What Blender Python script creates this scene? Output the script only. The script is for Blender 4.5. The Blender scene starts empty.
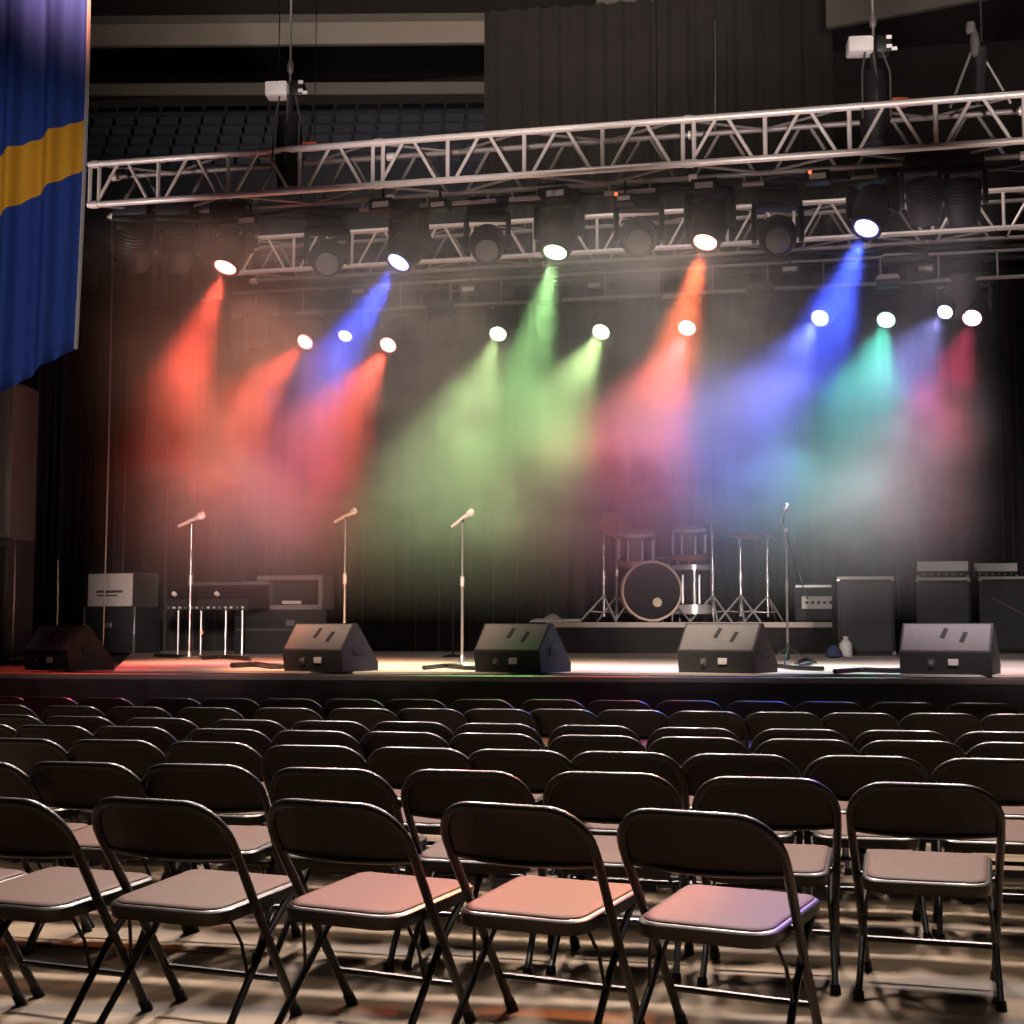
import bpy, bmesh, math, random
from mathutils import Vector, Matrix, Euler
random.seed(7)
S = bpy.context.scene
COL = S.collection
PI = math.pi
# ------------------------------------------------------------------ camera frame
F_PX, H = 1400.0, 1.22
TH, PH = math.atan(.168), math.atan(116 / 1400)
FW = Vector((-math.sin(TH) * math.cos(PH), math.cos(TH) * math.cos(PH), math.sin(PH)))
RT = Vector((math.cos(TH), math.sin(TH), 0))
UP = RT.cross(FW)
CAM = Vector((0, 0, H))
def ray(px, py): return FW + RT * ((px - 512) / F_PX) - UP * ((py - 512) / F_PX)
def at(px, py, d): return CAM + ray(px, py) * d                 # point at depth d along the view axis
def on_z(px, py, z):
    r = ray(px, py); return CAM + r * ((z - H) / r.z)
def on_y(px, py, y):
    r = ray(px, py); return CAM + r * (y / r.y)
def proj(p):
    q = Vector(p) - CAM; d = q.dot(FW)
    return 512 + F_PX * q.dot(RT) / d, 512 - F_PX * q.dot(UP) / d, d
cd = bpy.data.cameras.new('camera'); cam = bpy.data.objects.new('camera', cd); COL.objects.link(cam)
cd.sensor_width = 36; cd.lens = 36 * F_PX / 1024; cd.clip_end = 200
cam.matrix_world = Matrix(((RT.x, UP.x, -FW.x, 0), (RT.y, UP.y, -FW.y, 0), (RT.z, UP.z, -FW.z, H), (0, 0, 0, 1)))
S.camera = cam
S.view_settings.view_transform = 'Standard'; S.view_settings.look = 'None'
S.view_settings.exposure = 0.0; S.view_settings.gamma = 1.0
# ------------------------------------------------------------------ materials
def nodes(m):
    m.use_nodes = True
    return m.node_tree.nodes, m.node_tree.links, m.node_tree.nodes['Principled BSDF']
def mat(name, col, rough=.5, metal=0., var=0., scale=8., bump=0., coat=0., emit=None, estr=0., sheen=0., spec=None):
    m = bpy.data.materials.new(name); N, L, b = nodes(m)
    b.inputs['Base Color'].default_value = (*col, 1); b.inputs['Roughness'].default_value = rough
    b.inputs['Metallic'].default_value = metal; b.inputs['Coat Weight'].default_value = coat
    if spec is not None: b.inputs['Specular IOR Level'].default_value = spec
    if sheen: b.inputs['Sheen Weight'].default_value = sheen
    if emit:
        b.inputs['Emission Color'].default_value = (*emit, 1); b.inputs['Emission Strength'].default_value = estr
    if var or bump:
        tc = N.new('ShaderNodeTexCoord'); nz = N.new('ShaderNodeTexNoise')
        nz.inputs['Scale'].default_value = scale; nz.inputs['Detail'].default_value = 4
        L.new(tc.outputs['Object'], nz.inputs['Vector'])
        if var:
            mr = N.new('ShaderNodeMix'); mr.data_type = 'RGBA'
            mr.inputs[6].default_value = (*[c * (1 - var) for c in col], 1)
            mr.inputs[7].default_value = (*[min(1, c * (1 + var)) for c in col], 1)
            L.new(nz.outputs['Fac'], mr.inputs[0]); L.new(mr.outputs[2], b.inputs['Base Color'])
        if bump:
            bp = N.new('ShaderNodeBump'); bp.inputs['Strength'].default_value = bump; bp.inputs['Distance'].default_value = .01
            L.new(nz.outputs['Fac'], bp.inputs['Height']); L.new(bp.outputs[0], b.inputs['Normal'])
    return m
M = dict(
    blackmetal=mat('black_enamel', (.009, .009, .0095), .42, 0, .2, 30, coat=.3, spec=.5),
    backpanel=mat('black_back_panel', (.014, .0135, .0135), .5, 0, .25, 25, .05),
    seatvinyl=mat('tan_seat_vinyl', (.078, .038, .027), .65, 0, .15, 9, .03, spec=.22),
    rubber=mat('black_rubber', (.01, .01, .01), .7, 0, .2, 20),
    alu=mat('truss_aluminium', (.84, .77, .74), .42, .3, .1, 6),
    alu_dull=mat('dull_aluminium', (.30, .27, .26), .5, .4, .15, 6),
    chrome=mat('chrome', (.82, .8, .79), .25, .55, .05, 20),
    steel=mat('steel_tube', (.45, .44, .44), .35, .8, .1, 10),
    fixture=mat('black_fixture_plastic', (.009, .009, .010), .5, 0, .2, 15),
    fixture_grey=mat('grey_fixture_metal', (.10, .09, .088), .45, .2, .2, 12),
    glass_grey=mat('unlit_lens', (.30, .32, .32), .15, 0, .1, 8, coat=1),
    drape=mat('black_velour', (.022, .02, .019), .9, 0, .25, 3, sheen=.2),
    drape_brown=mat('dark_brown_drape', (.03, .0255, .0235), .9, 0, .25, 3, sheen=.2),
    drape_blue=mat('navy_drape', (.035, .045, .09), .85, 0, .2, 4),
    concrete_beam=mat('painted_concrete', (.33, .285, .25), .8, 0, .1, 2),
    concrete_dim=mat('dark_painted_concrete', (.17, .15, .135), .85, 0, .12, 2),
    wall=mat('dark_wall_paint', (.05, .045, .042), .9, 0, .1, 1.5),
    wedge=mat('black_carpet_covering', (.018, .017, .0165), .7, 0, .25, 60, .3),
    wedge_top=mat('lit_wedge_slope', (.125, .115, .11), .55, 0, .2, 25, .15),
    white=mat('white_plastic', (.75, .73, .71), .45, 0, .06, 12),
    offwhite=mat('offwhite_panel', (.60, .55, .52), .55, 0, .1, 10),
    mark=mat('dark_print', (.08, .075, .07), .6, 0, .2, 20),
    pale=mat('pale_plywood', (.55, .47, .40), .6, 0, .12, 6),
    cable=mat('black_cable', (.012, .012, .012), .5, 0, .2, 8),
    tolex=mat('black_tolex', (.022, .022, .024), .6, 0, .25, 70, .25),
    grille=mat('grey_grille_cloth', (.045, .045, .048), .7, 0, .2, 90, .2),
    drumhead=mat('black_drumhead', (.014, .012, .012), .6, 0, .2, 8, spec=.2),
    drumshell=mat('dark_drum_shell', (.03, .018, .02), .2, .1, .2, 4, coat=1),
    wood=mat('drum_hoop_wood', (.46, .27, .16), .35, 0, .2, 12),
    amber=mat('amber_drum_shell', (.42, .13, .06), .3, 0, .2, 8, coat=.6),
    brass=mat('cymbal_bronze', (.85, .33, .19), .3, .4, .15, 10),
    cream=mat('cream_sticker', (.8, .62, .4), .5, 0, .05, 10),
    cloth_white=mat('white_towel', (.8, .76, .7), .9, 0, .1, 15, .3),
    orange=mat('orange_plastic', (.7, .13, .05), .5, 0, .1, 10),
    red_led=mat('red_led', (.4, .02, .01), .4, emit=(1, .12, .05), estr=2.5),
    seat_blue=mat('blue_stadium_seats', (.05, .056, .08), .8, 0, .3, 1.5),
)
# floor: tan concrete with long worn streaks, darker rolled bands and pale scuffs
def floor_mat():
    m = bpy.data.materials.new('stained_concrete_floor'); N, L, b = nodes(m)
    tc = N.new('ShaderNodeTexCoord')
    def noise(sc, scale, det=5, dist=0.):
        mp = N.new('ShaderNodeMapping'); mp.inputs['Scale'].default_value = sc; mp.inputs['Rotation'].default_value = (0, 0, .06)
        n = N.new('ShaderNodeTexNoise'); n.inputs['Scale'].default_value = scale; n.inputs['Detail'].default_value = det
        n.inputs['Distortion'].default_value = dist
        L.new(tc.outputs['Object'], mp.inputs[0]); L.new(mp.outputs[0], n.inputs['Vector']); return n
    def ramp(src, stops):
        r = N.new('ShaderNodeValToRGB'); e = r.color_ramp.elements
        while len(e) < len(stops): e.new(.5)
        for k, (p, c) in enumerate(stops): e[k].position = p; e[k].color = (*c, 1)
        L.new(src, r.inputs[0]); return r
    streak = ramp(noise((.35, 2.4, 1), 1.6, 4, .4).outputs['Fac'], [(.37, (.05, .032, .016)), (.44, (.155, .105, .056)), (.58, (.22, .155, .086)), (.74, (.34, .255, .16))])
    blot = ramp(noise((1, 1, 1), 3.5, 6).outputs['Fac'], [(.3, (.62, .6, .58)), (.55, (1, 1, 1)), (.75, (1.0, .95, .88))])
    mx = N.new('ShaderNodeMix'); mx.data_type = 'RGBA'; mx.blend_type = 'MULTIPLY'; mx.inputs[0].default_value = .8
    L.new(streak.outputs[0], mx.inputs[6]); L.new(blot.outputs[0], mx.inputs[7])
    L.new(mx.outputs[2], b.inputs['Base Color'])
    rr = ramp(noise((.5, 2, 1), 2.2, 4).outputs['Fac'], [(.3, (.45, .45, .45)), (.7, (.75, .75, .75))])
    L.new(rr.outputs[0], b.inputs['Roughness'])
    return m
M['floor'] = floor_mat()
def deck_mat():
    m = mat('pale_stage_cover', (.64, .56, .48), .55, 0, .12, 1.3)
    return m
M['deck'] = deck_mat()
M['deck_dark'] = mat('black_stage_deck', (.035, .03, .028), .7, 0, .2, 3)
M['deck_edge'] = mat('worn_stage_edge', (.36, .32, .29), .5, .3, .15, 4)
_lens = {}
def lens_mat(col, st):
    k = (col, st)
    if k not in _lens: _lens[k] = mat('lit_lens', (.8, .8, .8), .3, emit=col, estr=st)
    return _lens[k]
# ------------------------------------------------------------------ mesh builder
class MB:
    def __init__(s): s.v, s.f = [], []
    def add(s, vs, fs, m=None):
        o = len(s.v)
        s.v += [tuple(m @ Vector(p)) if m is not None else tuple(p) for p in vs]
        s.f += [tuple(i + o for i in f) for f in fs]; return s
    def box(s, c, d, m=None, b=0., seg=1):
        bm = bmesh.new(); bmesh.ops.create_cube(bm, size=1)
        bmesh.ops.scale(bm, vec=d, verts=bm.verts); bmesh.ops.translate(bm, vec=c, verts=bm.verts)
        if b: bmesh.ops.bevel(bm, geom=bm.edges[:], offset=b, segments=seg, affect='EDGES', profile=.5)
        bm.verts.index_update()
        s.add([v.co for v in bm.verts], [[v.index for v in f.verts] for f in bm.faces], m); bm.free(); return s
    def tube(s, pts, r, n=8, closed=False, m=None):
        pts = [Vector(p) for p in pts]; k = len(pts); rs = r if isinstance(r, (list, tuple)) else [r] * k
        vs, fs, u = [], [], None
        for i, p in enumerate(pts):
            a = pts[i - 1] if (i or closed) else p; c = pts[(i + 1) % k] if (i < k - 1 or closed) else p
            t = (c - a).normalized()
            if u is None: u = t.orthogonal().normalized()
            else:
                u = u - t * u.dot(t); u = u.normalized() if u.length > 1e-6 else t.orthogonal().normalized()
            w = t.cross(u)
            vs += [p + (u * math.cos(2 * PI * j / n) + w * math.sin(2 * PI * j / n)) * rs[i] for j in range(n)]
        for i in range(k if closed else k - 1):
            q = (i + 1) % k
            fs += [(i * n + j, i * n + (j + 1) % n, q * n + (j + 1) % n, q * n + j) for j in range(n)]
        if not closed: fs += [tuple(range(n - 1, -1, -1)), tuple((k - 1) * n + j for j in range(n))]
        return s.add(vs, fs, m)
    def lathe(s, prof, n=24, m=None):
        vs, fs = [], []
        for r, z in prof: vs += [(r * math.cos(2 * PI * j / n), r * math.sin(2 * PI * j / n), z) for j in range(n)]
        for i in range(len(prof) - 1):
            fs += [(i * n + j, i * n + (j + 1) % n, (i + 1) * n + (j + 1) % n, (i + 1) * n + j) for j in range(n)]
        e = (len(prof) - 1) * n
        if prof[0][0] > .03 and abs(prof[0][0] - prof[-1][0]) < 1e-6: fs += [(e + j, e + (j + 1) % n, (j + 1) % n, j) for j in range(n)]   # a ring
        else: fs += [tuple(range(n - 1, -1, -1)), tuple(e + j for j in range(n))]
        return s.add(vs, fs, m)
    def prism(s, poly, x0, x1, m=None):                               # (y, z) outline pushed along x
        k = len(poly); vs = [(x0, *p) for p in poly] + [(x1, *p) for p in poly]
        fs = [(i, (i + 1) % k, k + (i + 1) % k, k + i) for i in range(k)] + [tuple(range(k - 1, -1, -1)), tuple(range(k, 2 * k))]
        return s.add(vs, fs, m)
    def sheet(s, fn, nu, nv, t, m=None):                              # thick cloth: fn(u, v) -> point, thickness vector t
        t = Vector(t); vs = []
        for side in (Vector((0, 0, 0)), t):
            vs += [Vector(fn(i / nu, j / nv)) + side for j in range(nv + 1) for i in range(nu + 1)]
        o = (nu + 1) * (nv + 1); w = nu + 1; fs = []
        for j in range(nv):
            for i in range(nu):
                a = j * w + i; fs += [(a, a + 1, a + w + 1, a + w), (o + a, o + a + w, o + a + w + 1, o + a + 1)]
        for i in range(nu): fs += [(i, o + i, o + i + 1, i + 1), (nv * w + i, nv * w + i + 1, o + nv * w + i + 1, o + nv * w + i)]
        for j in range(nv): fs += [(j * w, (j + 1) * w, o + (j + 1) * w, o + j * w), (j * w + nu, o + j * w + nu, o + (j + 1) * w + nu, (j + 1) * w + nu)]
        return s.add(vs, fs, m)
    def build(s, name, m, parent=None, loc=None, ang=38):
        me = bpy.data.meshes.new(name); me.from_pydata(s.v, [], s.f)
        bm = bmesh.new(); bm.from_mesh(me); bmesh.ops.recalc_face_normals(bm, faces=bm.faces); bm.to_mesh(me); bm.free()
        me.polygons.foreach_set('use_smooth', [True] * len(me.polygons)); me.set_sharp_from_angle(angle=math.radians(ang))
        me.materials.append(M[m] if isinstance(m, str) else m)
        o = bpy.data.objects.new(name, me); COL.objects.link(o)
        if parent: o.parent = parent
        if loc is not None: o.location = loc
        return o
def tag(o, label, cat, group=None, kind=None):
    o['label'] = label; o['category'] = cat
    if group: o['group'] = group
    if kind: o['kind'] = kind
    return o
def thing(name, label, cat, loc=(0, 0, 0), rz=0., group=None):
    o = bpy.data.objects.new(name, None); COL.objects.link(o); o.location = loc; o.rotation_euler = (0, 0, rz)
    o.empty_display_size = .1
    return tag(o, label, cat, group)
def struct(name, mb, m, label, cat, ang=38):
    o = mb.build(name, m, ang=ang); o['kind'] = 'structure'; o['label'] = label; o['category'] = cat; return o
def align(p, d, up=None):                                            # matrix taking local -Z to direction d, origin to p
    z = -Vector(d).normalized(); x = Vector((1, 0, 0)); x = (x - z * x.dot(z)).normalized(); y = z.cross(x)
    return Matrix(((x.x, y.x, z.x, p[0]), (x.y, y.y, z.y, p[1]), (x.z, y.z, z.z, p[2]), (0, 0, 0, 1)))
def spot(name, p, d, col, power, deg, blend=.6, size=.05, parent=None):
    l = bpy.data.lights.new(name, 'SPOT'); l.color = col; l.energy = power; l.spot_size = math.radians(deg)
    l.spot_blend = blend; l.shadow_soft_size = size
    o = bpy.data.objects.new(name, l); COL.objects.link(o); mw = align(p, d)
    if parent:
        o.parent = parent; mw = parent.matrix_basis.inverted() @ mw
        o.matrix_basis = mw
    else: o.matrix_world = mw
    return o
# ------------------------------------------------------------------ the hall
HS = .86                                                            # stage height
Y0 = on_z(512, 675, HS).y                                           # stage front edge
struct('floor', MB().box((-3, 12, -.05), (31, 38, .1)), 'floor', 'tan stained concrete arena floor under the folding chairs', 'floor')
struct('ceiling', MB().box((-3, 12, 14.1), (31, 38, .2)), 'wall', 'dark arena ceiling', 'ceiling')
struct('wall_back', MB().box((-3, 31.1, 7), (31, .2, 14)), 'wall', 'dark wall behind the upper tiers', 'wall')
struct('wall_left', MB().box((-18.6, 12, 7), (.2, 38, 14)), 'wall', 'dark side wall of the arena', 'wall')
struct('wall_right', MB().box((12.6, 12, 7), (.2, 38, 14)), 'wall', 'dark side wall past the amplifiers', 'wall')
struct('wall_front', MB().box((-3, -7.1, 7), (31, .2, 14)), 'wall', 'dark wall behind the audience', 'wall')
def far_line(x0, y0, x1, y1, d0):                                   # two points of a level edge seen at these pixels
    return at(x0, y0, d0), at(x1, y1, d0 * (628 - y0) / (628 - y1))
def far_box(x0, yt0, yb0, x1, yt1, d0, dep):
    a, b = far_line(x0, yt0, x1, yt1, d0); h = a.z - at(x0, yb0, d0).z
    b.z = a.z; u = (b - a).normalized(); n = Vector((-u.y, u.x, 0))
    m = Matrix(((u.x, n.x, 0, a.x), (u.y, n.y, 0, a.y), (0, 0, 1, a.z), (0, 0, 0, 1)))
    return MB().box(((b - a).length / 2, dep / 2, -h / 2), ((b - a).length, dep, h), m, b=.02)
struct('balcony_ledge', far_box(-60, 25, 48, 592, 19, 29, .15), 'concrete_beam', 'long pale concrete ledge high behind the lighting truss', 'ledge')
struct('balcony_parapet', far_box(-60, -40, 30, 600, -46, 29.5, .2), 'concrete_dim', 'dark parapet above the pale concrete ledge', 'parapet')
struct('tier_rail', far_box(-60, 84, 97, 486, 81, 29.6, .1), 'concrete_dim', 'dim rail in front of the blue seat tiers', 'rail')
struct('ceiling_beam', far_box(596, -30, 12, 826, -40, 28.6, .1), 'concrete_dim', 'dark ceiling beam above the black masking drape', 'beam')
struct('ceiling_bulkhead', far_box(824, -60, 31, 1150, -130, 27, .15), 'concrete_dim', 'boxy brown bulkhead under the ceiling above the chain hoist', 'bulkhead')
# tiers of blue seats far behind
ta, tb = far_line(-60, 172, 486, 166, 29.7); tb.z = ta.z; tu = (tb - ta).normalized(); tn = Vector((-tu.y, tu.x, 0)); TLn = (tb - ta).length
tm = Matrix(((tu.x, tn.x, 0, ta.x), (tu.y, tn.y, 0, ta.y), (0, 0, 1, ta.z), (0, 0, 0, 1)))
ti = MB()
for k in range(6): ti.box((TLn / 2, .1 + k * .22, k * .3 - .9), (TLn, .22, 2.0), tm)
struct('seating_tier', ti, mat('dark_blue_tier_paint', (.03, .033, .045), .8, 0, .2, 2), 'dark stepped seating tiers behind the truss', 'tier')
for k in range(6):
    sb = MB(); n = 24
    for j in range(n): sb.box((TLn * (j + .5) / n, .08 + k * .22, k * .3 + .21), (TLn / n * .86, .05, .2), tm, b=.02)
    o = sb.build('seat_row', 'seat_blue')
    tag(o, 'dim row of blue stadium seats, %s tier up from the truss' % ['lowest', 'second', 'third', 'fourth', 'fifth', 'top'][k], 'seats', 'blue seat rows on the upper tiers', 'structure')
def drape(name, x0, x1, y, z0, z1, m, label, folds, amp=.07, group=None, yf=None):
    ph = random.random() * 6
    def fn(u, v):
        x = x0 + (x1 - x0) * u
        w = math.sin(u * folds * 2 * PI + ph) + .45 * math.sin(u * folds * 4.7 * PI + ph * 2) + .3 * math.sin(u * 17 + v * 2)
        return (x, (yf(u) if yf else y) + amp * w * (.6 + .4 * (1 - v)), z0 + (z1 - z0) * v)
    o = MB().sheet(fn, max(24, int(folds * 12)), 6, (0, .02, 0)).build(name, m, ang=80)
    return tag(o, label, 'drape', group)
# masking drape high up, and the backdrop behind the band
a, b = on_y(484, 12, 27.2), on_y(832, 12, 27.2)
drape('masking_drape', a.x, b.x, 27.2, 4.5, a.z, 'drape_brown', 'large dark brown drape hanging high behind the middle of the truss', 16, .08)
YB = 21.5
drape('backdrop_curtain', -11.5, 7.5, YB, HS, 7.2, 'drape', 'wide black pleated backdrop curtain behind the drum riser', 46, .09)
drape('wing_curtain', on_y(60, 400, 20.4).x, on_y(128, 400, 20.4).x, 20.4, HS, 6.5, 'drape_brown', 'dark brown wing curtain behind the pale amplifier case', 7, .06)
drape('wing_curtain', on_y(34, 400, 19.9).x, on_y(66, 400, 19.9).x, 19.9, HS, 6.3, 'drape_blue', 'narrow wing curtain, blue light put into its colour, beside the tall loudspeaker', 4, .05)  # navy stands in for blue light on the drape edge
drape('wing_curtain', on_y(1004, 400, 21.2).x, on_y(1100, 400, 21.2).x, 21.2, HS, 6.5, 'drape', 'black wing curtain behind the amplifier stacks', 8, .06)
# ------------------------------------------------------------------ the stage
XL, XR = -12., 8.5
struct('stage', MB().box(((XL + XR) / 2, (Y0 + YB + 1.2) / 2, HS / 2 - .01), (XR - XL, YB + 1.2 - Y0, HS - .02)), 'deck_dark', 'black stage platform', 'stage')
struct('stage_edge', MB().box(((XL + XR) / 2, Y0 + .02, HS - .03), (XR - XL, .1, .05), b=.008), 'deck_edge', 'pale worn strip along the front edge of the stage', 'edge')
xl = on_z(118, 663, HS).x
def mat_fn():
    a, b, c, d = (on_z(132, 670.5, HS).x, Y0 + .25), (XR - .2, Y0 + .25), (XR - .2, YB - .8), (on_z(98, 656, HS).x - 1.2, YB - .8)
    g = MB(); z0, z1 = HS - .005, HS + .012
    g.add([(a[0], a[1], z0), (b[0], b[1], z0), (c[0], c[1], z0), (d[0], d[1], z0), (a[0], a[1], z1), (b[0], b[1], z1), (c[0], c[1], z1), (d[0], d[1], z1)],
          [(3, 2, 1, 0), (4, 5, 6, 7), (0, 1, 5, 4), (1, 2, 6, 5), (2, 3, 7, 6), (3, 0, 4, 7)])
    return g
tag(mat_fn().build('stage_mat', 'deck'), 'pale beige floor covering laid over the stage deck under the microphones', 'mat')
HM = HS + .012
sk = MB().sheet(lambda u, v: (XL + (XR - XL) * u, Y0 - .05 + .018 * math.sin(u * 420) + .012 * math.sin(u * 151), .005 + (HS - .06) * v), 700, 2, (0, .02, 0)).build('stage_skirt', mat('black_skirt_cloth', (.06, .055, .053), .85, 0, .25, 4), ang=80)
tag(sk, 'long dark pleated skirt cloth hanging along the stage front', 'skirt')
# ------------------------------------------------------------------ folding chairs
HC = .72
def U(z):                                                           # frame plane: y at height z
    return .24 - (z / HC) * .50
def arc(cx, cz, r, a0, a1, n=6): return [(cx + r * math.cos(a0 + (a1 - a0) * i / n), cz + r * math.sin(a0 + (a1 - a0) * i / n)) for i in range(n + 1)]
def make_chair(label, group):
    t = thing('folding_chair', label, 'chair', group=group)
    W, r = .238, .0145; R = .115
    half = [(.218, .018), (.226, .30), (W, .55)] + [(W, HC - r - R)] + arc(W - R, HC - r - R, R, 0, PI / 2, 7)[1:]
    right = [(x, U(z), z) for x, z in half]; left = [(-x, y, z) for x, y, z in reversed(right)]
    MB().tube(right + left, r, 10).build('frame', 'blackmetal', t)
    # back panel, bulging towards the rear, rounded top corners, rolled lower lip
    def outline(z):
        z1 = HC - r - R
        return W - .006 if z < z1 else W - R + math.sqrt(max(0, R * R - (z - z1) ** 2)) - .004
    zb, zt = .548, HC - r - .002
    def fn(u, v):
        z = zb + (zt - zb) * v; w = outline(z); x = (2 * u - 1) * w
        z -= .012 * (1 - v) * (1 - (2 * u - 1) ** 2)
        return (x, U(z) - .024 * (1 - (2 * u - 1) ** 2) * (1 - .5 * v), z)
    MB().sheet(fn, 20, 14, (0, .012, 0)).build('backrest', 'backpanel', t, ang=60)
    lip = [(x, U(zb) - .024 * (1 - (x / W) ** 2) + .004, zb - .012 * (1 - (x / W) ** 2)) for x in [W * (-.96 + 1.92 * i / 14) for i in range(15)]]
    MB().tube(lip, .009, 8).build('back_rail', 'blackmetal', t)
    # seat pan and tan top
    def seat_poly(inset, n=5):
        y0, y1, w0, w1, rr, rf = -.20 + inset, .285 - inset, .207 - inset, .218 - inset, .075 - inset * .5, .045 - inset * .5
        return ([(w1 - rf + rf * math.cos(a), y1 - rf + rf * math.sin(a)) for a in [PI / 2 * i / n for i in range(n + 1)]] +
                [(-w1 + rf + rf * math.cos(a), y1 - rf + rf * math.sin(a)) for a in [PI / 2 + PI / 2 * i / n for i in range(n + 1)]] +
                [(-w0 + rr + rr * math.cos(a), y0 + rr + rr * math.sin(a)) for a in [PI + PI / 2 * i / n for i in range(n + 1)]] +
                [(w0 - rr + rr * math.cos(a), y0 + rr + rr * math.sin(a)) for a in [1.5 * PI + PI / 2 * i / n for i in range(n + 1)]])
    def zs(y): return .392 + (y + .20) * .05
    def loft(levels):
        vs, fs, n = [], [], None
        for ins, dz in levels:
            p = seat_poly(ins); n = len(p); vs += [(x, y, zs(y) + dz) for x, y in p]
        for i in range(len(levels) - 1): fs += [(i * n + j, i * n + (j + 1) % n, (i + 1) * n + (j + 1) % n, (i + 1) * n + j) for j in range(n)]
        fs += [tuple(range(n - 1, -1, -1)), tuple((len(levels) - 1) * n + j for j in range(n))]
        return MB().add(vs, fs)
    loft([(.02, -.044), (.004, -.042), (0, -.025), (0, -.006), (.006, 0), (.014, .001)]).build('seat', 'blackmetal', t)
    st = loft([(.014, -.004), (.0145, .004), (.019, .008), (.035, .0095)]).build('seat_top', 'seatvinyl', t)
    for sx in (-1, 1):
        MB().tube([(sx * .206, .20, .375), (sx * .209, .07, .275), (sx * .222, -.185, .016)], .0118, 9).build('rear_leg', 'blackmetal', t)
        MB().tube([(sx * .2215, -.181, .03), (sx * .2225, -.188, .0)], [.0165, .0185], 10).build('rubber_foot', 'rubber', t)
        MB().tube([(sx * .2185, U(.04), .04), (sx * .2175, U(0), .0)], [.0175, .019], 10).build('rubber_foot', 'rubber', t)
        MB().tube([(sx * .226, U(.385) + .0, .385), (sx * .185, U(.385), .375)], .010, 8).build('pivot_bracket', 'blackmetal', t)
        MB().tube([(sx * .165, -.13, .352), (sx * .185, -.09, .345), (sx * .203, -.06, .28), (sx * .214, -.035, .17)], .006, 6).build('brace', 'blackmetal', t)
    MB().tube([(-.219, U(.13), .13), (.219, U(.13), .13)], .0105, 8).build('stretcher', 'blackmetal', t)
    return t
def copy_tree(o):
    c = o.copy(); COL.objects.link(c)
    for ch in o.children:
        k = ch.copy(); COL.objects.link(k); k.parent = c; k.matrix_parent_inverse = ch.matrix_parent_inverse
    return c
ROWS = [
    [(-116, 795, -10), (13, 797, -11), (169, 799, -13), (345, 801, -15), (523, 804, -16), (706, 811, -16)],
    [(-15, 761), (91, 762), (207, 764), (336, 768), (470, 770), (614, 772, -5), (767, 777, -6), (926, 783, -8)],
    [(28, 738), (121, 739), (219, 741), (318, 746), (424, 748), (523, 750), (628, 752), (741, 754, -2), (866, 755, -3), (996, 758, -4)],
    [(-12, 723), (60, 725), (139, 726), (233, 729), (320, 731), (408, 732), (498, 733), (599, 735), (700, 737), (808, 739), (912, 740), (1020, 742)],
    [(15, 714), (84, 716), (166, 718), (253, 720), (334, 721), (415, 721), (499, 723), (596, 725), (696, 728), (801, 729), (903, 730), (1004, 731)],
    [(8, 704), (78, 706), (143, 707), (214, 708), (290, 708), (366, 708), (433, 708), (500, 708), (564, 708), (634, 709), (707, 711), (784, 712), (860, 713), (940, 713), (1019, 714)],
    [(6, 696), (54, 697), (110, 698), (176, 698), (233, 698), (293, 698.5), (356, 699), (418, 699), (484, 699), (554, 699), (621, 700), (690, 700), (761, 701), (830, 701.5), (904, 702), (981, 703)],
]
ORD = ['first', 'second', 'third', 'fourth', 'fifth', 'sixth', 'seventh', 'eighth', 'ninth', 'tenth', 'eleventh', 'twelfth', 'thirteenth', 'fourteenth', 'fifteenth', 'sixteenth']
ROWN = ['row nearest the camera', 'second row from the camera', 'third row from the camera', 'middle, fourth row', 'third row back from the stage', 'second row back from the stage', 'row right in front of the stage']
SPECIAL = {(0, 0): 'black folding chair cut off at the left edge, nearest row, only its seat showing',
           (0, 3): 'nearest-row black folding chair with pinkish seat, between the greyish and the orange seats',
           (0, 4): 'nearest-row black folding chair whose seat shines orange, second from right of its row',
           (0, 5): 'large black folding chair at the right end of the nearest row, dull purplish seat',
           (1, 7): 'black folding chair, whole tan seat and all four legs showing, right end of row'}
proto = None
for ri, row in enumerate(ROWS):
    n = len(row); xs = [c[0] for c in row]; ys = [c[1] for c in row]
    mx, my = sum(xs) / n, sum(ys) / n
    sl = sum((x - mx) * (y - my) for x, y in zip(xs, ys)) / sum((x - mx) ** 2 for x in xs)
    vis = 0
    for ci, c in enumerate(row):
        px = c[0]; fit = my + sl * (px - mx); py = .5 * c[1] + .5 * fit if ri > 1 else c[1]
        rz = math.radians((c[2] if len(c) > 2 else -4) + random.uniform(-2.2, 2.2))
        top = on_z(px, py, HC)
        off = Euler((0, 0, rz)).to_matrix() @ Vector((0, -.26, 0))
        lab = SPECIAL.get((ri, ci)) or 'black folding chair, %s from the left in the %s' % (ORD[ci], ROWN[ri])
        if proto is None: proto = t = make_chair(lab, '')
        else: t = copy_tree(proto)
        t['label'] = lab; t['category'] = 'chair'; t['group'] = 'folding chairs set out in rows'
        lx, ly = top.x - off.x, top.y - off.y
        for _ in range(3):                                           # centre the widest part of the back on its column
            q = [proj(Vector((lx, ly, 0)) + Euler((0, 0, rz)).to_matrix() @ Vector((e * .238, U(.57), .57))) for e in (-1, 1)]
            lx += (px - (q[0][0] + q[1][0]) / 2) * q[0][2] / F_PX
        t.location = (lx, ly, 0); t.rotation_euler = (0, 0, rz)
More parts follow.
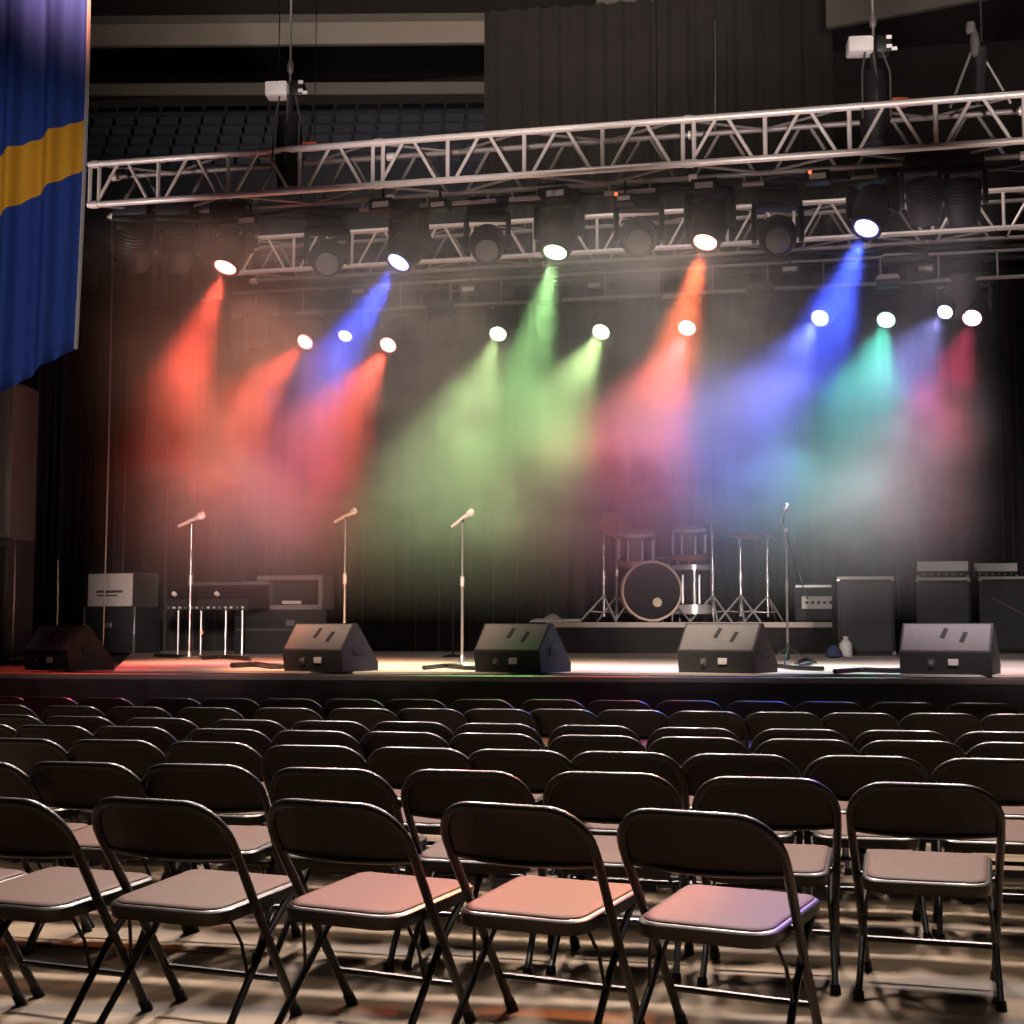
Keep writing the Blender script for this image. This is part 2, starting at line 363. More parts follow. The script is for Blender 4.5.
# ------------------------------------------------------------------ banner
def banner_mat():
    m = bpy.data.materials.new('blue_banner_with_yellow_band'); N, L, b = nodes(m)
    b.inputs['Roughness'].default_value = .85; b.inputs['Specular IOR Level'].default_value = .1
    tc = N.new('ShaderNodeTexCoord'); sp = N.new('ShaderNodeSeparateXYZ'); L.new(tc.outputs['Object'], sp.inputs[0])
    def math_(op, a, bb):
        n = N.new('ShaderNodeMath'); n.operation = op
        for k, x in enumerate((a, bb)):
            if isinstance(x, (int, float)): n.inputs[k].default_value = x
            else: L.new(x, n.inputs[k])
        return n.outputs[0]
    x, z = sp.outputs[0], sp.outputs[2]
    up = math_('LESS_THAN', z, math_('ADD', math_('MULTIPLY', x, .46), BAND[0]))
    lo = math_('GREATER_THAN', z, math_('ADD', math_('MULTIPLY', x, .60), BAND[1]))
    f = math_('MULTIPLY', up, lo)
    nz = N.new('ShaderNodeTexNoise'); nz.inputs['Scale'].default_value = 120; L.new(tc.outputs['Object'], nz.inputs['Vector'])
    mx = N.new('ShaderNodeMix'); mx.data_type = 'RGBA'; L.new(f, mx.inputs[0])
    mx.inputs[6].default_value = (.016, .04, .20, 1); mx.inputs[7].default_value = (.46, .23, .02, 1)
    mv = N.new('ShaderNodeMix'); mv.data_type = 'RGBA'; mv.blend_type = 'MULTIPLY'; mv.inputs[0].default_value = .35
    L.new(mx.outputs[2], mv.inputs[6]); L.new(nz.outputs['Color'], mv.inputs[7]); L.new(mv.outputs[2], b.inputs['Base Color'])
    return m
DB = 8.0; sc_ = DB / F_PX
pr = at(73, 348, DB)                                                # bottom right corner of the banner
BAND = ((348 - 113) * sc_, (348 - 166) * sc_)
bt = thing('hanging_banner', 'blue banner with a diagonal yellow band hanging at the upper left', 'banner', pr, TH)
def bf(u, v):
    x = -1.3 * (1 - u); zb = .65 * x
    z = zb + (2.6 - zb) * v
    return (x + .015 * math.sin(v * 3) - .02 * (v * 1.0 - .2) * 0 + v * .03, .03 * math.sin(u * 34 + .7 * v) + .018 * math.sin(u * 71 + 1.5 * v), z)
MB().sheet(bf, 90, 26, (0, .004, 0)).build('banner_cloth', banner_mat(), bt, ang=80)
MB().tube([Vector(bf(1, k / 20)) + Vector((.006, 0, 0)) for k in range(21)], .012, 6).build('hem', mat('grey_hem', (.22, .21, .22), .7), bt)
MB().tube([(-1.4, 0, 2.62), (.12, 0, 2.62)], .025, 10).build('banner_pole', 'steel', bt)
for x in (-1.2, .0): MB().tube([(x, 0, 2.62), (x, 0, 13.98 - pr.z)], .008, 6).build('hanging_wire', 'steel', bt)
# ------------------------------------------------------------------ trusses
class Truss:
    def __init__(s, A, B):
        s.A, s.B = Vector(A), Vector(B); d = s.B - s.A; s.L = d.length; s.t = d.normalized()
        s.n = Vector((-s.t.y, s.t.x, 0)).normalized(); s.up = Vector((0, 0, 1))
    def pt(s, px, extra=0.):                                         # point of the line seen at pixel column px
        lo, hi = -8., s.L + 8
        for _ in range(50):
            m = (lo + hi) / 2
            if proj(s.A + s.t * m)[0] < px: lo = m
            else: hi = m
        return s.A + s.t * lo + s.n * extra
def build_truss(label, T, h, w, mod, bay, m, r=.029, rl=.015, joints=True, wires=()):
    t = thing('lighting_truss', label, 'truss', T.A)
    def P(s, y, z): return T.t * s + T.n * y + T.up * z
    rear = m if m != 'alu' else 'alu_dull'  # rear bars darker, their shade put into the colour
    for y in (0, w):
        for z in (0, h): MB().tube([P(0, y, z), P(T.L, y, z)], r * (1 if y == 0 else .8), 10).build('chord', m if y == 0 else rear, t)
    def lace(y0, z0, y1, z1, verticals=True):
        g = MB(); s = 0.; k = 0
        while s < T.L - .05:
            e = min(s + bay, T.L); a = s + bay * .12; bq = min(s + bay * .88, T.L); c0, c1 = s + bay * .44, min(s + bay * .56, T.L)
            g.tube([P(a, y0, z0), P(c0, y1, z1)], rl, 6)
            g.tube([P(c1, y1, z1), P(bq, y0, z0)], rl, 6)
            if verticals: g.tube([P(s + .015, y0, z0), P(s + .015, y1, z1)], rl * 1.25, 6)
            if verticals and k % mod == 0: g.tube([P(s + .105, y0, z0), P(s + .105, y1, z1)], rl * 1.25, 6)
            s += bay; k += 1
        g.tube([P(T.L, y0, z0), P(T.L, y1, z1)], rl * 1.25, 6)
        return g
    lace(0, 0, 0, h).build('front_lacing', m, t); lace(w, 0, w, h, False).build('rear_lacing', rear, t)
    for nm, z in (('top_lacing', h), ('bottom_lacing', 0)):
        g = MB(); s_ = 0.; k = 0
        while s_ < T.L: g.tube([P(s_, 0, z), P(min(s_ + bay, T.L), w, z)] if k % 2 == 0 else [P(s_, w, z), P(min(s_ + bay, T.L), 0, z)], rl * .8, 6); s_ += bay; k += 1
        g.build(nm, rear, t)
    if joints:
        s = 0.; 
        while s < T.L:
            for y in (0, w):
                for z in (0, h): MB().tube([P(s - .02 + .05, y, z), P(s + .1, y, z)], r * 1.25, 10).build('coupler', m, t)
            s += bay * mod
    for s in wires: MB().tube([P(s, w / 2, h), P(s, w / 2, 13.98 - T.A.z)], .006, 6).build('rigging_wire', 'cable', t)
    return t
A1, B1 = at(88, 205, 12.5), at(1150, 128, 10.66); B1.z = A1.z
T1 = Truss(A1, B1)
build_truss('long pale aluminium box truss across the top front of the stage', T1, .37, .37, 4, .66, 'alu', wires=(T1.L - .3,))
A2, B2 = at(235, 273, 15.2), at(1150, 219, 13.2); B2.z = A2.z
T2 = Truss(A2, B2)
build_truss('shorter aluminium box truss behind the moving heads', T2, .37, .37, 5, .66, 'alu', r=.026, rl=.0135, wires=(.4, T2.L - .3))
A3, B3 = at(232, 317, 17.4), at(1150, 273, 15.1); B3.z = A3.z
T3 = Truss(A3, B3)
pp = thing('lighting_bar', 'thin grey pipe carrying the lower row of lit spotlights', 'bar', A3)
MB().tube([Vector((0, 0, 0)), T3.t * T3.L], .024, 10).build('pipe', 'alu_dull', pp)
MB().tube([Vector((0, 0, .30)), T3.t * T3.L + Vector((0, 0, .30))], .02, 10).build('pipe', 'alu_dull', pp)
for k in range(17):
    s = T3.L * (k + .5) / 17; MB().tube([T3.t * s, T3.t * s + Vector((0, 0, .30))], .012, 6).build('spacer', 'alu_dull', pp)
for k in (.1, .5, .92): MB().tube([T3.t * (T3.L * k), T3.t * (T3.L * k) + Vector((0, 0, 13.98 - A3.z))], .005, 6).build('rigging_wire', 'cable', pp)
# ------------------------------------------------------------------ stage lights
def fixture(px, py, T, extra, aim, s, label, col=None, power=0., deg=26, lens=9., body='fixture', group=None, name='moving_head_light', rad=1., lenscol=None):
    base = T.pt(px, extra); d = proj(base)[2]
    L = at(px, py, d); d2 = d + ((-.0045 if T is T1 else -.013) * math.hypot(aim[0] - px, aim[1] - py) if col else aim[2]); tgt = at(aim[0], aim[1], d2)
    a = (tgt - L).normalized()
    p = L - a * (.19 * s)
    # re-seat the hanging point above the pivot
    top = base.z - .03
    t = thing(name, label, 'stage light', (p.x, p.y, top), group=group)
    z = p.z - top; zb = z + .27 * s                                  # pivot and underside of base, local
    MB().box((0, 0, zb + .07 * s), (.34 * s, .24 * s, .13 * s), b=.02 * s, seg=2).build('base', body, t)
    for sx in (-1, 1):
        MB().tube([(sx * .11 * s, 0, zb + .13 * s), (sx * .11 * s, 0, .0)], .016, 8).build('hanger', 'fixture', t)
        MB().tube([(sx * .11 * s, -.03, .03), (sx * .11 * s, .03, .03)], .035, 10).build('clamp', 'fixture_grey', t)
    yaw = math.atan2(a.x, -a.y); mz = Matrix.Translation((0, 0, 0)) @ Matrix.Rotation(yaw, 4, 'Z')
    yk = MB(); yk.box((0, 0, zb - .02 * s), (.40 * s, .14 * s, .05 * s), mz, b=.012 * s)
    for sx in (-1, 1): yk.box((sx * .185 * s, 0, z + .1 * s), (.045 * s, .13 * s, .27 * s), mz, b=.012 * s)
    yk.build('yoke', body, t)
    hm = align((0, 0, z), a)
    hd = MB().lathe([(.07 * s, .19 * s), (.12 * s, .165 * s), (.145 * s, .10 * s), (.15 * s, 0), (.145 * s, -.09 * s), (.125 * s, -.15 * s), (.122 * s, -.19 * s), (.10 * s, -.19 * s), (.098 * s, -.175 * s)], 24, hm).build('head', body, t)
    fins = MB()
    for k in range(5): fins.lathe([(.146 * s, (.02 + .028 * k) * s), (.156 * s, (.024 + .028 * k) * s), (.156 * s, (.034 + .028 * k) * s), (.144 * s, (.038 + .028 * k) * s)], 24, hm)
    fins.build('cooling_fins', body, hd)
    lc = lenscol or col
    ln = MB().lathe([(.001, -.205 * s), (.06 * s * rad, -.2 * s), (.099 * s * rad, -.185 * s), (.1 * s * rad, -.172 * s)], 24, hm).build('lens', lens_mat(tuple(lc), lens) if col else 'glass_grey', hd)
    if col:
        ln['label'] = 'glowing lens'
        spot('lamp', Vector((p.x, p.y, p.z)) + a * (.19 * s + .07), a, col, power, deg, .95, .05, t)
    return t
PW = 1400
RED, ORG, BLU, GRN, GRN2, TEAL, PUR, CRM, PNK, LAV = (1, .085, .05), (1, .17, .05), (.06, .11, 1), (.46, 1, .34), (.66, 1, .38), (.10, .78, .56), (.36, .36, 1), (1, .06, .18), (1, .17, .18), (.2, .25, 1)
FR = [(225, 268, RED, (175, 400, 2.0), 'moving head light shining red, alone at the left of the upper row', 1.1, 30),
      (398, 263, BLU, (345, 345, 1.5), 'moving head light shining blue, second lit one in the upper row', .8, 26),
      (555, 253, GRN, (533, 350, 1.2), 'moving head light shining green, middle of the upper row', .7, 25),
      (705, 243, ORG, (682, 330, 1.2), 'moving head light shining orange red, above the pink spotlight', 1.0, 24),
      (866, 229, BLU, (815, 360, 1.5), 'moving head light shining deep blue, last lit one of the upper row', 1.5, 27)]
for x, y, c, aim, lab, k, dg in FR:
    lc = tuple(min(1, q * .85 + .15) for q in c)
    fixture(x, y, T1, .37, aim, 1.05, lab, c, PW * k * 1.25, dg + 3, 9., 'fixture', 'lit moving heads under the front truss', lenscol=lc, rad=.92)
RR = [(305, 342, RED, (225, 430, 1.2), 'spotlight shining red at the left end of the lower bar', 1.7, 29),
      (345, 336, LAV, (318, 410, 1.0), 'small spotlight shining violet blue between two red ones', .3, 28),
      (388, 345, RED, (325, 440, 1.2), 'spotlight shining red, third in the lower row', 1.6, 32),
      (498, 334, GRN2, (465, 430, 1.2), 'spotlight shining green over the middle microphone', 1.0, 32),
      (601, 332, GRN2, (548, 430, 1.2), 'spotlight shining yellow green, left of the pink one', 1.0, 32),
      (687, 328, PNK, (645, 420, 1.2), 'spotlight shining pinkish red below the orange red moving head', 1.4, 34),
      (820, 318, LAV, (748, 420, 1.2), 'spotlight shining lavender blue over the drum kit side', 1.5, 33),
      (886, 320, TEAL, (858, 420, 1.2), 'spotlight shining teal green above the tall amplifier', 1.0, 34),
      (945, 312, PUR, (900, 380, 1.2), 'small spotlight shining purple beside the crimson one', .5, 36),
      (972, 318, CRM, (945, 400, 1.2), 'spotlight shining crimson at the end of the lower row', .6, 26)]
for x, y, c, aim, lab, k, dg in RR:
    lc = tuple(min(1, q * .75 + .25) for q in c)
    fixture(x, y, T3, 0, aim, .98 if x not in (345, 945) else .8, lab, c, PW * k * 1.15, dg + 7, 13., 'fixture', 'lit spotlights on the lower bar', name='spotlight', lenscol=lc, rad=1.17)
UN = [(327, 264, T1, .37, (322, 330, -2), 'unlit black moving head with grey lens, over the red spotlights', 1.0),
      (487, 251, T1, .37, (482, 330, -2), 'unlit black moving head with grey lens, beside the middle green one', 1.0),
      (639, 242, T1, .37, (640, 330, -3), 'unlit black moving head with grey lens, between green and orange red', 1.05),
      (778, 241, T1, .37, (785, 330, -3), 'unlit black moving head with grey lens, before the deep blue one', 1.05),
      (925, 222, T1, .37, (927, 330, .5), 'unlit black moving head just past the deep blue one', .95),
      (963, 222, T1, .37, (965, 330, .5), 'unlit black moving head at the right end of the front truss', .95),
      (134, 268, T1, .37, (134, 360, .5), 'unlit dark moving head nearest the banner', 1.0),
      (176, 268, T1, .37, (170, 360, .5), 'unlit dark moving head between the banner and the red one', 1.0),
      (256, 345, T3, 0, (250, 420, .5), 'unlit dark spotlight hanging left of the first red spotlight', .9),
      (440, 345, T3, 0, (436, 420, .5), 'unlit dark spotlight between the red and the green spotlights', .9),
      (548, 338, T3, 0, (545, 420, .5), 'unlit dark spotlight between the two green spotlights', .9),
      (760, 330, T3, 0, (755, 420, .5), 'unlit dark spotlight between the pink and lavender spotlights', .9)]
for x, y, T, ex, aim, lab, s in UN:
    fixture(x, y, T, ex, aim, s, lab, group='unlit lights', name='moving_head_light' if T is T1 else 'spotlight')
# small gear clamped on the trusses: boxes with pale label plates, wash flood panels, cable looms
GEAR = [(383, 206, T1, .37, 'white label plate above the blue moving head', 1), (557, 195, T1, .37, 'plate above the middle green moving head', 1),
        (705, 187, T1, .37, 'plate above the orange red moving head', 1), (818, 178, T1, .37, 'plate before the deep blue moving head', .9),
        (250, 222, T1, .37, 'plate above the left red moving head', 1), (440, 206, T1, .2, 'plate beside the blue moving head', .8),
        (625, 200, T1, .1, 'plate by the green moving head', .7), (965, 170, T1, .37, 'plate at the far end of the truss', .8),
        (470, 290, T3, 0, 'plate on the lower bar before the green spotlight', 1), (595, 286, T3, 0, 'plate on the lower bar over the yellow green spotlight', .9),
        (790, 270, T3, 0, 'plate on the lower bar over the lavender spotlight', 1), (360, 292, T3, 0, 'plate on the lower bar by the violet spotlight', 1),
        (925, 270, T3, 0, 'plate on the lower bar by the crimson spotlight', 1)]
for k, (x, y, T, ex, lab, s) in enumerate(GEAR):
    b0 = T.pt(x, ex); p = at(x, y, proj(b0)[2])
    t = thing('power_box', 'small black power box with pale ' + lab, 'power box', (p.x, p.y, p.z), -.1, 'power boxes clamped to the lighting rig')
    MB().box((0, 0, 0), (.22 * s, .14, .11 * s), b=.01).build('case', 'fixture', t)
    MB().box((0, -.073, -.005), (.15 * s, .008, .05 * s), b=.002).build('label_plate', 'offwhite', t)
    MB().tube([(0, 0, .05), (0, .0, .16)], .012, 6).build('bracket', 'fixture', t)
    if k in (3, 6): MB().lathe([(.001, .012), (.014, .008), (.016, 0)], 10, Matrix.Translation((-.06, -.08, .03)) @ Matrix.Rotation(PI / 2, 4, 'X')).build('indicator_light', 'red_led', t)
def loom(T, y, z, x0, x1, label, sag=.06, r=.02):
    a, b = T.pt(x0, y), T.pt(x1, y); n = 60; g = MB()
    for q in range(3):
        ph = random.random() * 6
        g.tube([a.lerp(b, i / n) + Vector((0, .02 * q, z - sag * abs(math.sin(i * .42 + ph)) - .015 * q)) for i in range(n + 1)], r * (1 - .2 * q), 6)
    tag(g.build('cable_loom', 'cable'), label, 'cables', 'cable looms along the rig')
loom(T1, .40, -.02, 95, 1100, 'black cables draped along the lower rear chord of the front truss')
loom(T2, .375, .0, 250, 1100, 'black cables draped along the second truss')
loom(T3, .03, .28, 150, 1100, 'black cables draped along the lower lighting bar')
# pale batten tubes lying along under the front truss
for k, (x0, x1) in enumerate([(346, 380), (408, 486), (500, 532), (598, 650), (740, 762), (852, 880), (900, 965)]):
    a, b = T1.pt(x0, .37), T1.pt(x1, .37)
    g = MB().tube([a + Vector((0, 0, -.085)), b + Vector((0, 0, -.085))], .02, 8)
    for e in (.1, .9):
        q = a.lerp(b, e); g.tube([q + Vector((0, 0, -.085)), q + Vector((0, 0, .02))], .009, 6)
    tag(g.build('batten_tube', 'alu_dull'), 'short pale pipe under the front truss, %s from the banner' % ORD[k], 'pipe', 'short pipes clamped under the front truss')
# flood panel fixtures with pale tops on the lower bar
for k, (x, y, w) in enumerate([(238, 238, .34), (905, 257, .5), (888, 281, .26), (310, 316, .3), (675, 300, .3)]):
    T = T1 if k == 0 else T3
    b0 = T.pt(x, .5 if k == 0 else -.35); p = at(x, y, proj(b0)[2])
    t = thing('flood_light', ['pale topped flood light above the left red moving head', 'long pale topped flood light over the teal spotlight', 'short pale topped flood light right above the teal spotlight', 'small flood light above the first red spotlight', 'small flood light above the pink spotlight'][k], 'stage light', p, -.1, 'flood lights in the rig')
    MB().add([(-w / 2, -.1, 0), (w / 2, -.1, 0), (w / 2, .1, 0), (-w / 2, .1, 0), (-w * .38, -.07, .06), (w * .38, -.07, .06), (w * .38, .07, .06), (-w * .38, .07, .06)],
             [(3, 2, 1, 0), (4, 5, 6, 7), (0, 1, 5, 4), (1, 2, 6, 5), (2, 3, 7, 6), (3, 0, 4, 7)]).build('reflector_hood', 'offwhite', t)
    MB().box((0, 0, -.04), (w * .96, .19, .075), b=.01).build('lamp_body', 'fixture', t)
    MB().tube([(0, 0, .05), (0, 0, max(.1, b0.z - p.z + .02))], .012, 6).build('bracket', 'fixture', t)
# big grey scanner behind purple and crimson lamps
b0 = T3.pt(962, .15); p = at(962, 296, proj(b0)[2])
t = thing('scanner_light', 'big grey scanner light behind the purple and crimson spotlights', 'stage light', p, -.1)
MB().lathe([(.16, -.24), (.17, -.22), (.2, .1), (.24, .16), (.24, .2), (.1, .26)], 20).build('housing', 'fixture_grey', t)
for sx in (-1, 1): MB().box((sx * .22, -.02, .12), (.09, .12, .08), b=.012).build('side_knob', 'offwhite', t)
MB().tube([(0, 0, .2), (0, 0, max(.3, b0.z - p.z))], .02, 8).build('hanger', 'fixture', t)
# ------------------------------------------------------------------ chain hoists and bridle
def hoist(px, ytop, ymot, ybag, T, label, mirror=1):
    base = T.pt(px, .18); d = proj(base)[2]; pm = at(px, ymot, d)
    t = thing('chain_hoist', label, 'hoist', (pm.x, pm.y, pm.z), TH * .6, 'chain hoists carrying the front truss')
    MB().box((-.02, 0, 0), (.20, .17, .13), b=.02, seg=2).build('motor_housing', 'white', t)
    MB().box((.16, 0, .0), (.13, .15, .15), b=.03, seg=2).build('gearbox', 'fixture', t)
    for dx, dz in ((.2, .045), (.2, -.03), (.24, -.05)): MB().box((dx, -.078, dz), (.045, .012, .03), b=.003).build('label_plate', 'white', t)
    MB().tube([(.09, 0, .06), (.09, 0, 13.98 - pm.z)], .011, 6).build('lifting_chain', 'steel', t)
    MB().lathe([(.012, .1), (.028, .12), (.032, .17), (.018, .22)], 12, Matrix.Translation((.09, 0, .05))).build('top_hook', 'fixture_grey', t)
    hb = (ybag - ymot) * d / F_PX
    g = MB().lathe([(.03, -hb), (.10, -hb + .04), (.125, -hb * .7), (.11, -hb * .38), (.09, -hb * .26)], 14, Matrix.Translation((.09, 0, 0)))
    g.build('chain_bag', 'cable', t)
    for sx in (-.06, .05, .16): MB().tube([(.05 + sx * .6, -.05, -.05), (.04 + sx, -.09, -hb * .3), (.03 + sx * 1.0, -.125, -hb * .75)], .009, 6).build('chain_fall', 'fixture_grey', t)
    MB().tube([(.09, 0, -.05), (.09, 0, -(pm.z - base.z - .37) + .0)], .03, 8).build('load_hook', 'fixture', t)
    MB().box((.28, -.02, -(pm.z - base.z - .37) + .05), (.14, .1, .07), b=.02, seg=2).build('shackle', 'orange', t)
hoist(280, 0, 91, 196, T1, 'chain hoist with pale motor above the left part of the front truss')
hoist(862, 0, 47, 152, T1, 'chain hoist with pale motor above the right part of the front truss')
b0 = T1.pt(975, .18); pk = at(975, 42, proj(b0)[2])
t = thing('rigging_bridle', 'steel wire bridle lifting the truss past the right hoist', 'rigging', (b0.x, b0.y, b0.z + .37))
q = pk - Vector((b0.x, b0.y, b0.z + .37))
for e in (-.16, .3): MB().tube([q, T1.t * e], .011, 6).build('sling', 'steel', t)
MB().lathe([(.015, -.12), (.035, -.1), (.04, .0), (.03, .06), (.015, .1)], 12, Matrix.Translation(q)).box((q.x - .03, q.y, q.z + .12), (.07, .06, .1), b=.015).build('shackle', 'fixture_grey', t)
MB().tube([q + Vector((.05, 0, 0)), q + Vector((.06, 0, 13.98 - b0.z - .37 - q.z))], .01, 6).build('riser_cable', 'cable', t)
MB().tube([q + Vector((.05, 0, -.05)), Vector((.06, 0, 0))], .045, 8).build('chain_bag', 'cable', t)
# thin ropes hanging in front of the wing curtains
for x, y0, y1, Y, lab in ((113, 230, 622, 15.0, 'pale thin rope hanging down over the pale amplifier case'), (15, 535, 640, 14.2, 'thin cord hanging below the tall loudspeaker'), (58, 560, 625, 15.0, 'thin cord hanging along the narrow wing curtain'), (715, 20, 130, 26.8, 'thin wire hanging before the high brown drape'), (897, 520, 655, 20.0, 'dark thin pole standing behind the tall amplifier')):
    a, b = on_y(x, y0, Y), on_y(x, y1, Y)
    if x == 15 or x == 58 or x == 897 or x == 113: b = Vector((a.x, a.y, HS))
    g = MB().tube([a, a.lerp(b, .5) + Vector((.012, 0, 0)), b], .03 if x == 897 else .009, 6)
    tag(g.build('hanging_rope' if x != 897 else 'thin_pole', 'cable' if x == 897 else 'steel'), lab, 'rope' if x != 897 else 'pole')
# ------------------------------------------------------------------ stage monitors
def wedge(px, pyb, w, rot, label):
    p = on_z(px, pyb, HM if px > 118 else HS)
    z0 = HM if px > 118 else HS
    t = thing('stage_monitor', label, 'monitor speaker', (p.x, p.y, z0), math.radians(-rot), 'wedge monitors along the stage front')
    ht, zm, D = .385, .165, .5
    poly = [(.03, .0), (0, zm), (.17, ht), (.215, ht), (D, .07), (D, 0)]
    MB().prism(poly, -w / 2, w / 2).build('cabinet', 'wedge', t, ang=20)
    # sloped rear panel, light on it put into a paler colour, with two handle slots
    nx = Vector((0, .17, ht - zm)).normalized(); nn = Vector((0, -(ht - zm), .17)).normalized(); c0 = Vector((0, 0, zm))
    L = math.hypot(.17, ht - zm)
    mm = Matrix(((1, 0, 0, 0), (0, nx.y, nn.y, 0), (0, nx.z, nn.z, zm), (0, 0, 0, 1)))
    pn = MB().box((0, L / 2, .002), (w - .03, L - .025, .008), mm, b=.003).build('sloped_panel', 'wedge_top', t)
    for dx in (-.06, .09): MB().box((dx, L * .6, .007), (.035, .10, .006), mm @ Matrix.Rotation(-.25, 4, 'Z'), b=.002).build('handle_slot', 'rubber', pn)
    MB().box((.06, .005, zm * .55), (.075, .014, .05), b=.004).build('label_plate', 'offwhite', t)
    MB().box((-.1, .006, zm * .5), (.05, .014, .06), b=.004).build('connector_plate', 'fixture_grey', t)
    MB().lathe([(.014, 0), (.014, .012), (.006, .014)], 12, Matrix.Translation((-.1, -.004, zm * .5)) @ Matrix.Rotation(PI / 2, 4, 'X')).build('cable_socket', 'steel', t)
    # side hand grip and the grille on the players' side
    MB().box((w / 2 + .002, .22, .17), (.012, .13, .07), b=.005).build('side_grip', 'rubber', t)
    g0, g1 = Vector((0, .215, ht)), Vector((0, D, .07)); gd = (g1 - g0).normalized(); gn = Vector((0, -gd.z, gd.y))
    gm = Matrix(((1, 0, 0, 0), (0, gd.y, gn.y, g0.y), (0, gd.z, gn.z, g0.z), (0, 0, 0, 1)))
    MB().box((0, (g1 - g0).length / 2, .006), (w - .06, (g1 - g0).length - .05, .012), gm, b=.004).build('grille', 'grille', t)
    for sx in (-1, 1):
        for y in (.06, D - .04): pass
wedge(44, 670.5, .60, 25, 'black wedge monitor nearest the banner side, reddish sloped top')
wedge(311, 671.5, .60, 21, 'grey topped wedge monitor standing before the second microphone stand')
wedge(506, 672.5, .61, 22, 'grey topped wedge monitor beside the third microphone, before the riser end')
wedge(715, 673, .64, 22, 'grey topped wedge monitor standing in front of the drum kit')
wedge(945, 674.5, .67, 17, 'grey topped wedge monitor in front of the amplifier stacks')
# ------------------------------------------------------------------ microphones and stands
def mic_stand(px, pyb, pytop, label, miclabel, tilt, boom=None, tripod=False, tube_m='steel', clutch_m='chrome', mic_m=('offwhite', 'white')):
    p = on_z(px, pyb, HM); d = proj(p)[2]; h = (pyb - pytop) * d / F_PX
    t = thing('microphone_stand', label, 'microphone stand', (p.x, p.y, HM), -.1, 'microphone stands')
    if tripod:
        for k in range(3):
            a = 2 * PI * k / 3 + .5
            MB().tube([(0, 0, .16), (.3 * math.cos(a), .3 * math.sin(a), .008)], .009, 8).build('leg', 'fixture', t)
        MB().tube([(0, 0, .05), (0, 0, .2)], .022, 10).build('leg_collar', 'fixture', t)
    else:
        MB().lathe([(.14, 0), (.145, .012), (.12, .025), (.03, .04), (.02, .09), (.014, .1)], 28).build('base', 'steel', t)
    MB().tube([(0, 0, .04), (0, 0, h * .58)], .0125, 10).build('lower_tube', tube_m, t)
    MB().tube([(0, 0, h * .55), (0, 0, h * .62)], .02, 10).build('clutch', clutch_m, t)
    MB().tube([(0, 0, h * .55), (0, 0, h)], .0085, 10).build('upper_tube', tube_m, t)
    top = Vector((0, 0, h))
    if boom:
        e = Vector(boom); b0 = top - e * .8
        MB().tube([top + e * -1.6, top + e * .25], .008, 8).build('boom', 'fixture', t)
        MB().tube([top - Vector((0, .02, 0)), top + Vector((0, .02, 0))], .025, 10).build('boom_clutch', clutch_m, t)
        top = top + e * .25
    MB().tube([top, top + Vector((.01, 0, .03))], .014, 8).build('clip', 'fixture', t)
    mt = thing('microphone', miclabel, 'microphone', p + Vector((0, 0, h if not boom else 0)) + (Vector((top.x, top.y, 0)) if boom else Vector((0, 0, 0))) + Vector((0, 0, .035)) + (Vector((0, 0, top.z)) if boom else Vector((0, 0, 0))), -.1, 'microphones on stands')
    mm = Matrix.Rotation(tilt, 4, 'Y') @ Matrix.Scale(.9 if d < 15 else 1.15, 4)
    MB().lathe([(.012, -.15), (.015, -.14), (.019, .05), (.024, .075)], 16, mm).build('handle', mic_m[0], mt)
    MB().lathe([(.024, .075), (.034, .09), (.036, .11), (.03, .135), (.012, .148)], 16, mm).build('grille_ball', mic_m[1], mt)
mic_stand(189, 660, 523, 'thin microphone stand nearest the banner, before the mixing desk', 'pale microphone on the stand before the mixing desk', math.radians(68))
mic_stand(344, 663, 519, 'microphone stand rising behind the second wedge monitor', 'pale microphone above the second wedge monitor', math.radians(64))
mic_stand(462, 666, 522, 'microphone stand with round base between two wedge monitors', 'pale microphone in the middle of the stage', math.radians(55))
mic_stand(788, 664, 530, 'dark boom microphone stand beside the drum kit', 'small microphone on the boom by the drum kit', math.radians(20), boom=(-.12, 0, .42), tripod=True, tube_m='fixture_grey', clutch_m='fixture_grey', mic_m=('fixture_grey', 'steel'))
p = on_z(453, 657, HM); MBp = MB().tube([(0, 0, .03), (0, 0, 1.15)], .012, 8)
t = thing('thin_stand', 'dark thin pole stand behind the middle microphone stand', 'stand', (p.x, p.y, HM)); MBp.build('pole', 'fixture', t)
MB().lathe([(.13, 0), (.13, .015), (.02, .035)], 20).build('base', 'fixture', t)
def cable(pts, r, label, m='cable', zz=None):
    P = [on_z(x, y, HM) for x, y in pts]; out = []
    for i in range(len(P) - 1):
        a = P[max(0, i - 1)]; b = P[i]; c = P[i + 1]; e = P[min(len(P) - 1, i + 2)]
        for k in range(6):
            s = k / 6; out.append(.5 * ((2 * b) + (c - a) * s + (2 * a - 5 * b + 4 * c - e) * s * s + (3 * b - a - 3 * c + e) * s ** 3) + Vector((0, 0, r)))
    out.append(P[-1] + Vector((0, 0, r)))
    tag(MB().tube(out, r, 6).build('stage_cable', m), label, 'cable', 'cables lying on the stage')
cable([(155, 657), (175, 658), (195, 660), (222, 659), (250, 661)], .022, 'black cable coiled round the foot of the first microphone stand')
cable([(232, 668), (255, 667), (272, 669), (300, 668)], .025, 'dark cable running to the second wedge monitor')
cable([(424, 670), (445, 668), (468, 670), (490, 669)], .02, 'black cable running past the middle microphone stand')
cable([(752, 672), (775, 668), (795, 670), (823, 671)], .02, 'black cable by the foot of the boom stand')
cable([(835, 674), (860, 672), (890, 673), (920, 671)], .02, 'thin cable running along the stage to the last wedge monitor')
cable([(800, 668), (812, 664), (806, 661), (796, 665)], .018, 'loop of black cable behind the boom stand')
